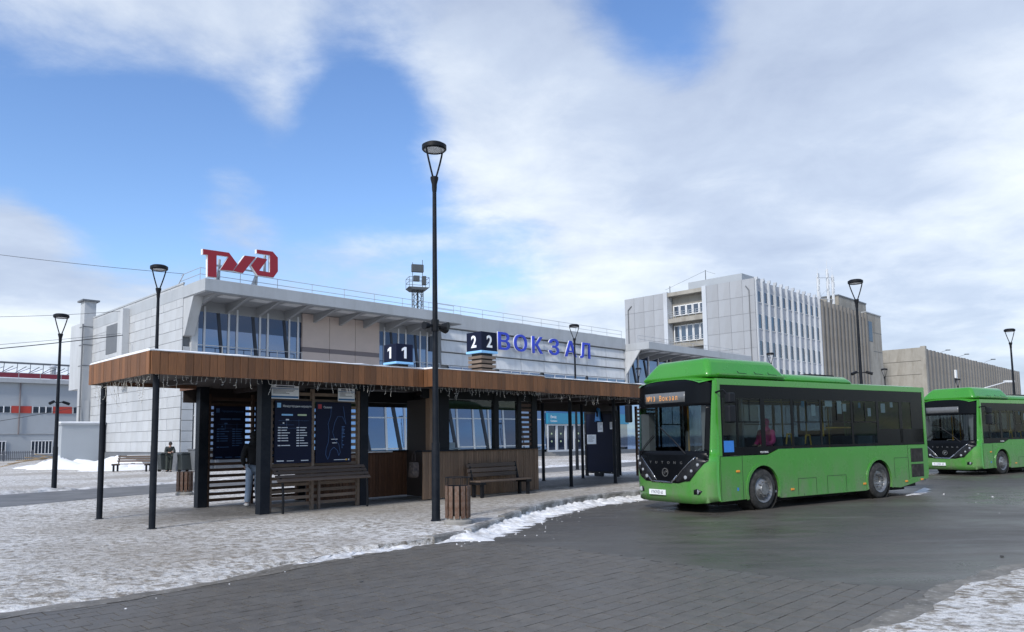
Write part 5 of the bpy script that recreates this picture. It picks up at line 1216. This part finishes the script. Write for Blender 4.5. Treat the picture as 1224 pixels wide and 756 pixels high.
        for x0, x1 in ((-.78, -.02), (1.24, 2.27), (2.4, 3.6), (3.74, 4.76)): m.bx(x0, x1, ya, yb, 2.03, 2.06).bx(x0, x0+.02, ya, yb, 2.06, 2.56).bx((x0+x1)/2, (x0+x1)/2+.02, ya, yb, 2.06, 2.56)
        m.build('sliding_frame', 'busblack', b)
    # front
    front_patch('bumper', [(0, ZB+.02), (.15, ZB-.02), (.4, ZB-.05), (2.1, ZB-.05), (2.35, ZB-.02), (BW, ZB+.02), (BW, 1.3), (0, 1.3)], 'green', b, 0, .03)
    front_patch('corner_pillar', [(0, 1.3), (.10, 1.3), (.075, 2.45), (.06, 3.0), (0, 3.0)], 'green', b, 0, .03)
    front_patch('corner_pillar', [(BW, 1.3), (BW-.05, 1.3), (BW-.05, 3.0), (BW, 3.0)], 'green', b, 0, .03)
    front_patch('front_mask', [(.10, 1.34), (BW-.05, 1.34), (BW-.05, 1.14), (BW-.30, .80), (BW-.55, .68), (.85, .66), (.52, .74), (.2, 1.12), (.10, 1.2)], 'busblack', b, .012)
    front_patch('windscreen', [(.10, 1.28), (BW-.05, 1.28), (BW-.05, 2.47), (.075, 2.47)], 'windscreen', b, .004, 0)
    front_patch('windscreen_border', [(.10, 1.27), (BW-.05, 1.27), (BW-.05, 1.40), (.10, 1.40)], 'busblack', b, .011, .006)
    front_patch('windscreen_border', [(.10, 1.40), (.19, 1.40), (.16, 2.44), (.075, 2.44)], 'busblack', b, .011, .006)
    front_patch('destination_mask', [(.075, 2.43), (BW-.05, 2.43), (BW-.05, 2.93), (BW-.25, 3.0), (1.75, 3.04), (1.25, 3.055), (.75, 3.04), (.25, 3.0), (.06, 2.94)], 'busblack', b, .012)
    front_patch('destination_display', [(.66, 2.53), (2.02, 2.53), (2.02, 2.77), (.66, 2.77)], 'ledpanel', b, .016, .004)
    # head lights
    for sd in (1, -1):
        Y = (lambda y: y) if sd > 0 else (lambda y: BW-y)
        h = front_patch('headlight', [(Y(.10), 1.18), (Y(.18), 1.12), (Y(.38), .88), (Y(.52), .72), (Y(.88), .69), (Y(.95), .71), (Y(.76), .92), (Y(.52), 1.13), (Y(.36), 1.26)], 'housing', b, .02)
        front_patch('chrome_edge', [(Y(.36), 1.26), (Y(.52), 1.13), (Y(.76), .92), (Y(.95), .71), (Y(.965), .722), (Y(.775), .932), (Y(.53), 1.143), (Y(.37), 1.272)], 'chrome', h, .026)
        for y, z, r in ((.62, .80, .042), (.46, .95, .033), (.31, 1.09, .036)):
            x = fx(Y(y), z, .028); MB().lathe([(.001, -.012), (r, -.012), (r, .006), (.001, .014)], 14, 'z').build('bulb', 'lamp', h, (x, Y(y), z)).rotation_euler = (0, R(-90), 0)
        x = fx(Y(.34), .48, .012); o = MB().lathe([(.001, -.01), (.055, -.01), (.055, .006), (.001, .012)], 14, 'z').build('fog_light', 'lamp', b, (x, Y(.34), .48)); o.rotation_euler = (0, R(-90), R(35*-sd))
        front_patch('fog_recess', [(Y(.24), .50), (Y(.30), .42), (Y(.44), .42), (Y(.44), .52), (Y(.36), .55)], 'housing', b, .006)
    front_patch('grille_trim', [(BW-.62, .84), (BW-.80, .70), (1.08, .69), (.90, .84), (.87, .835), (1.05, .655), (BW-.78, .665), (BW-.59, .835)], 'chrome', b, .022)
    x = fx(1.25, .86, .016)
    r0 = MB().lathe([(.085, -.006), (.1, -.006), (.1, .008), (.085, .008), (.085, -.006)], 22, 'z').build('badge_ring', 'rim', b, (x, 1.25, .90)); r0.rotation_euler = (0, R(-90), 0)
    o = MB().prism([(-.06, 0), (-.01, .045), (.06, .05), (.015, .01), (.05, -.03), (0, -.055), (0, -.015)], -.004, .006, 'z').build('badge_mark', 'chrome', b, (x-.004, 1.25, .90)); o.rotation_euler = (0, R(-90), 0)
    for k, ch in enumerate('YUTONG'):
        yy = 1.25+.5-k*.2; text('maker_letter', ch, .085, 'rim', b, (fx(yy, 1.13, .016), yy, 1.10), R(-90), .003, 1.2)
    if led:
        for k, ch in enumerate(led):
            yy = 1.86-k*.105; text('display_text', ch, .17, 'led', b, (fx(yy, 2.64, .0215), yy, 2.585), R(-90), .001, .8)
    x = fx(1.5, .43, .03); pt = MB().bx(x-.012, x+.012, 1.26, 1.80, .37, .49).build('number_plate', 'paper', b); text('plate_text', plate, .105, 'ink', pt, (x-.0135, 1.53, .393), R(-90), .001, .82)
    if not second: text('fleet_number', '26', .15, 'white', b, (fx(2.28, 1.24, .05), 2.28, 1.18), R(-115), .002, .8)
    # wipers
    for pts in ([(1.42, 1.95), (.95, 1.62), (.62, 1.33)], [(1.62, 1.75), (1.95, 1.5), (2.2, 1.28)]):
        MB().path([(fx(y, z, .03), y, z) for y, z in pts], .012, 5).path([(fx(y+.05, z+.02, .024), y+.05, z+.02) for y, z in pts], .008, 4).build('wiper', 'black', b)
    # panel joints, flaps, markers on the visible side
    m = MB(); y0, y1 = -.003, .001
    for x in (XF+.02, -.72): m.bx(x, x+.010, y0, y1, .28, 1.27)
    m.bx(XF+.02, XF+.7, y0, y1, 1.262, 1.272)
    for xa, xb, za, zb in ((1.28, 2.0, .27, .66), (2.45, 3.25, .26, .68), (4.35+1.15, 6.2, .5, 1.05)):
        m.bx(xa, xb, y0, y1, zb, zb+.01).bx(xa, xa+.01, y0, y1, za, zb).bx(xb, xb+.01, y0, y1, za, zb)
    m.bx(6.2, 6.21, y0, y1, .45, 1.39).bx(1.5, 1.51, y0, y1, .25, .3)
    m.build('panel_joint', 'underbody', b)
    for z0, z1 in ((.92, 1.30), (.50, .86)):
        v = MB().bx(6.35, 6.98, -.004, .002, z0, z1).build('engine_grille', 'underbody', b); m = MB()
        for k in range(9): m.bx(6.37+k*.067, 6.395+k*.067, -.012, -.004, z0+.02, z1-.02)
        m.build('vent_bar', 'rubber', v)['kind'] = 'stuff'
    for x, z in ((-.88, .92), (1.05, .42), (4.05, .42), (6.05, .40), (6.85, .30+.12)): MB().bx(x-.06, x+.06, -.018, 0, z-.025, z+.025).build('side_marker', 'orange', b, bevel=.008)
    MB().bx(XF+.55, XF+.6, -.004, .001, .48, .55).build('sticker', 'bluebox', b)
    text('side_lettering', 'YUTONG', .065, 'white', b, (-.08, -.002, 1.315), 0, .002, 1.1, False)
    # mirror
    mr_ = MB().path([(XF-.02, .02, 2.72), (XF-.05, -.22, 2.76), (XF+.06, -.27, 2.62)], .022, 6).build('mirror_arm', 'black', b)
    MB().bx(XF-.02, XF+.2, -.36, -.18, 2.02, 2.42).build('mirror', 'black', b, bevel=.04, seg=3); MB().bx(XF-.0, XF+.2, -.36, -.18, 2.46, 2.70).build('mirror', 'black', b, bevel=.04, seg=3)
    MB().path([(XF-.1, BW-.1, 2.7), (XF-.35, BW+.12, 2.72), (XF-.3, BW+.16, 2.55)], .02, 6).build('mirror_arm', 'black', b); MB().bx(XF-.36, XF-.24, BW+.06, BW+.24, 2.1, 2.55).build('mirror', 'black', b, bevel=.03)
    # wheels
    for cx in (0, WB):
        for yc, sg in ((.15, -1), (BW-.15, 1)):
            wt = .27 if cx == 0 else .3
            g = MB().lathe([(.30, -wt/2), (.42, -wt/2), (.465, -wt/2+.03), (.475, -wt/2+.06), (.475, wt/2-.06), (.465, wt/2-.03), (.42, wt/2), (.30, wt/2)], 32, 'y').build('wheel', 'rubber', b, (cx, yc, .475), smooth='auto')
            s0 = sg*wt/2; dish = (.05 if cx == 0 else -.10)*sg
            MB().lathe([(.305, s0*.98), (.315, s0+.012*sg), (.285, s0+.0*sg), (.255, s0-.05*sg), (.2, s0-.02*sg+dish*.2), (.14, s0+dish*.7), (.13, s0+dish), (.06, s0+dish), (.001, s0+dish)], 26, 'y').build('rim', 'rim', g, smooth='auto')
            m = MB()
            for k in range(10):
                a = 2*math.pi*k/10; m.tube((.175*math.cos(a), s0-.03*sg+dish*.3, .175*math.sin(a)), (.175*math.cos(a), s0+.045*sg+dish*.3, .175*math.sin(a)), .016, .012, 6)
            m.build('wheel_nut', 'rim', g)['kind'] = 'stuff'
            MB().lathe([(.55, -.2), (.55, .2)], 20, 'y').build('wheel_house', 'underbody', b, (cx, yc+(.08 if sg < 0 else -.08), .47))
    MB().bx(XF-.2, XR-.3, .25, BW-.25, .22, .36).bx(XF+.5, 6.8, .5, BW-.5, .12, .22).build('chassis', 'underbody', b)
    MB().bx(5.2, 5.28, .2, BW-.2, .1, .3).build('mud_flap', 'rubber', b)
    # interior
    MB().bx(XF, XR-.06, .06, BW-.06, .37, .42).build('floor', 'interior', b); MB().bx(XF, XR-.06, .07, BW-.07, 2.86, 2.89).build('ceiling', 'interior', b)
    MB().bx(XF-.28, XF+.15, .25, BW-.25, .95, 1.22).build('dashboard', 'busblack', b, bevel=.05)
    MB().bx(-.55, -.5, .1, 1.2, .9, 2.85).build('cab_partition', 'interior', b)
    ds = MB().bx(-1.0, -.55, .5, .95, .9, 1.0).bx(-.68, -.56, .5, .95, 1.0, 1.75).build('driver_seat', 'seat', b, bevel=.04)
    o = MB().lathe([(.19, -.012), (.21, 0), (.19, .012), (.17, 0), (.19, -.012)], 18, 'z').build('steering_wheel', 'black', b, (XF+.17, .72, 1.32)); o.rotation_euler = (0, R(-55), 0)
    MB().bx(-1.55, -1.5, .18, .42, 1.4, 2.45).build('sun_curtain', 'curtain', b); MB().bx(-1.6, -1.4, 2.1, 2.38, 1.32, 2.3).build('sun_curtain', 'curtain', b)
    for x in (.5, 1.35, 2.2, 4.3, 5.2, 6.0):
        for yy in ((.12, .55), (.58, 1.0), (1.5, 1.92), (1.95, 2.36)):
            if x == 2.2 and yy[0] > 1: continue
            MB().bx(x, x+.42, yy[0], yy[1], .95, 1.03).bx(x+.38, x+.46, yy[0], yy[1], 1.03, 1.68).build('seat', 'seat', b, bevel=.03)
    for x, y in ((.15, .9), (1.75, .45), (2.9, .35), (2.9, 1.6), (3.95, .9), (3.95, 1.6), (-.2, 1.5), (-.9, 1.45)): MB().tube((x, y, .42), (x, y, 2.85), .022, .022, 7).build('handrail', 'yellow', b)
    MB().path([(2.8, .22, 1.9), (3.9, .22, 1.9)], .02, 6).path([(2.8, .22, 1.35), (3.9, .22, 1.35), (3.9, .22, .9)], .02, 6).path([(1.3, .3, 1.5), (1.35, .3, 1.75), (1.5, .3, 1.75), (1.55, .3, 1.4)], .02, 6).path([(2.05, .3, 1.5), (2.1, .3, 1.72), (2.25, .3, 1.72), (2.3, .3, 1.4)], .02, 6).path([(.2, 1.75, 2.65), (6.5, 1.75, 2.65)], .018, 6).build('handrail', 'yellow', b)
    # notices stuck inside the panes
    for x, z, w_, h_ in ((1.98, 2.2, .16, .28), (2.55, 2.44, .3, .2), (3.05, 2.26, .2, .4), (3.3, 2.32, .15, .2), (4.42, 2.2, .14, .22), (5.05, 2.3, .2, .25), (5.5, 2.45, .13, .16)):
        MB().bx(x, x+w_, .02, .026, z, z+h_).build('window_notice', 'paper', b)
    MB().bx(1.58, 1.7, .02, .026, 2.42, 2.57).build('window_notice', 'teal', b); MB().bx(4.0, 4.1, .02, .026, 2.42, 2.56).build('window_notice', 'teal', b)
    if not second: MB().bx(-1.3, -.97, .004, .009, 1.36, 1.62).build('window_card', 'bluebox', b)
    return b
BR = R(33)
FB = (5.87-.15*math.sin(BR)*0, 17.67, RZ)
make_bus('nearest green city bus with black mask and lit amber sign, parked at the kerb', FB, BR, 'У747КВ 65', '№13 Вокзал')
make_bus('second green city bus half cut off by the right edge, parked behind the first', (20.05, 30.75, RZ), R(31), 'К115МА 65', '', True)
pz = person('passenger in a pink jacket seated by the window of the front bus', (FB[0]+.68*math.cos(BR)-.42*math.sin(BR), FB[1]+.68*math.sin(BR)+.42*math.cos(BR), RZ+.62), BR-R(90),
       dict(pel=(0, .0, .78), sp=(0, .03, .93), ch=(0, .03, 1.12), nk=(0, .02, 1.28), h0=(0, .0, 1.36), h1=(0, -.01, 1.45), h2=(0, 0, 1.51), sl=(-.185, .02, 1.22), sr=(.185, .02, 1.22), el=(-.24, -.02, .96), er=(.24, -.02, .96), wl=(-.12, -.28, .90), wr=(.12, -.28, .90),
            hl=(-.1, -.02, .75), hr=(.1, -.02, .75), kl=(-.11, -.42, .72), kr=(.11, -.42, .72), al=(-.11, -.40, .22), ar=(.11, -.40, .22)), 1.7, 'pink', 'trousers', 'underbody', hood=True)
# small grit on the road
for k, (x, y, s_) in enumerate(((-1.9, 9.4, .03), (-3.0, 8.6, .02), (9.9, 14.5, .05), (12.3, 17.2, .06), (6.8, 10.6, .03))):
    o = MB().lathe([(.001, s_*.5), (s_*.8, s_*.3), (s_, 0), (s_*.5, -s_*.2)], 7).build('stone', 'stone', None, (x, y, RZ+.01)); tag(o, ['dark pebble on the pavers left of centre', 'dark pebble near the ice edge', 'dark clod on the asphalt ahead of the second bus', 'dark flat scrap on the asphalt behind the front bus', 'dark pebble near the right ice'][k], 'stone')

# loose snow crumbs and grit thrown along the kerb and the ice edge
def crumbs():
    rnd = random.Random(33); mb = MB()
    def lump(x, y, r):
        z = RZ+.004; vs = [(x+r*rnd.uniform(.6, 1.2)*math.cos(a), y+r*rnd.uniform(.6, 1.2)*math.sin(a), z) for a in (0, 1.05, 2.1, 3.15, 4.2, 5.25)]
        vs += [(x+rnd.uniform(-.3, .3)*r, y+rnd.uniform(-.3, .3)*r, z+r*rnd.uniform(.4, .9))]; mb.add(vs, [(i, (i+1) % 6, 6) for i in range(6)])
    q = resample([Vector(p) for p in kerbl[1:9]], .09)
    for i, p in enumerate(q):
        t = q[min(i+1, len(q)-1)]-q[max(i-1, 0)]; n = Vector((t.y, -t.x)).normalized()
        for k in range(1):
            d = .3+rnd.expovariate(2.6); c = p+n*d; lump(c.x, c.y, rnd.uniform(.012, .035)*(1 if d < .7 else .5))
    for i, p in enumerate(fl[4:]):
        if rnd.random() < .2: c = p+Vector((rnd.uniform(.05, .5), rnd.uniform(-.6, -.1))); lump(c.x, c.y, rnd.uniform(.008, .025))
    for k in range(9): lump(rnd.uniform(10.2, 13.6), rnd.uniform(14.5, 22), rnd.uniform(.012, .04))
    tag(mb.build('snow_crumbs', 'snow_dirty'), 'loose snow crumbs scattered on the road along the kerb', 'snow', None, 'stuff')
crumbs()
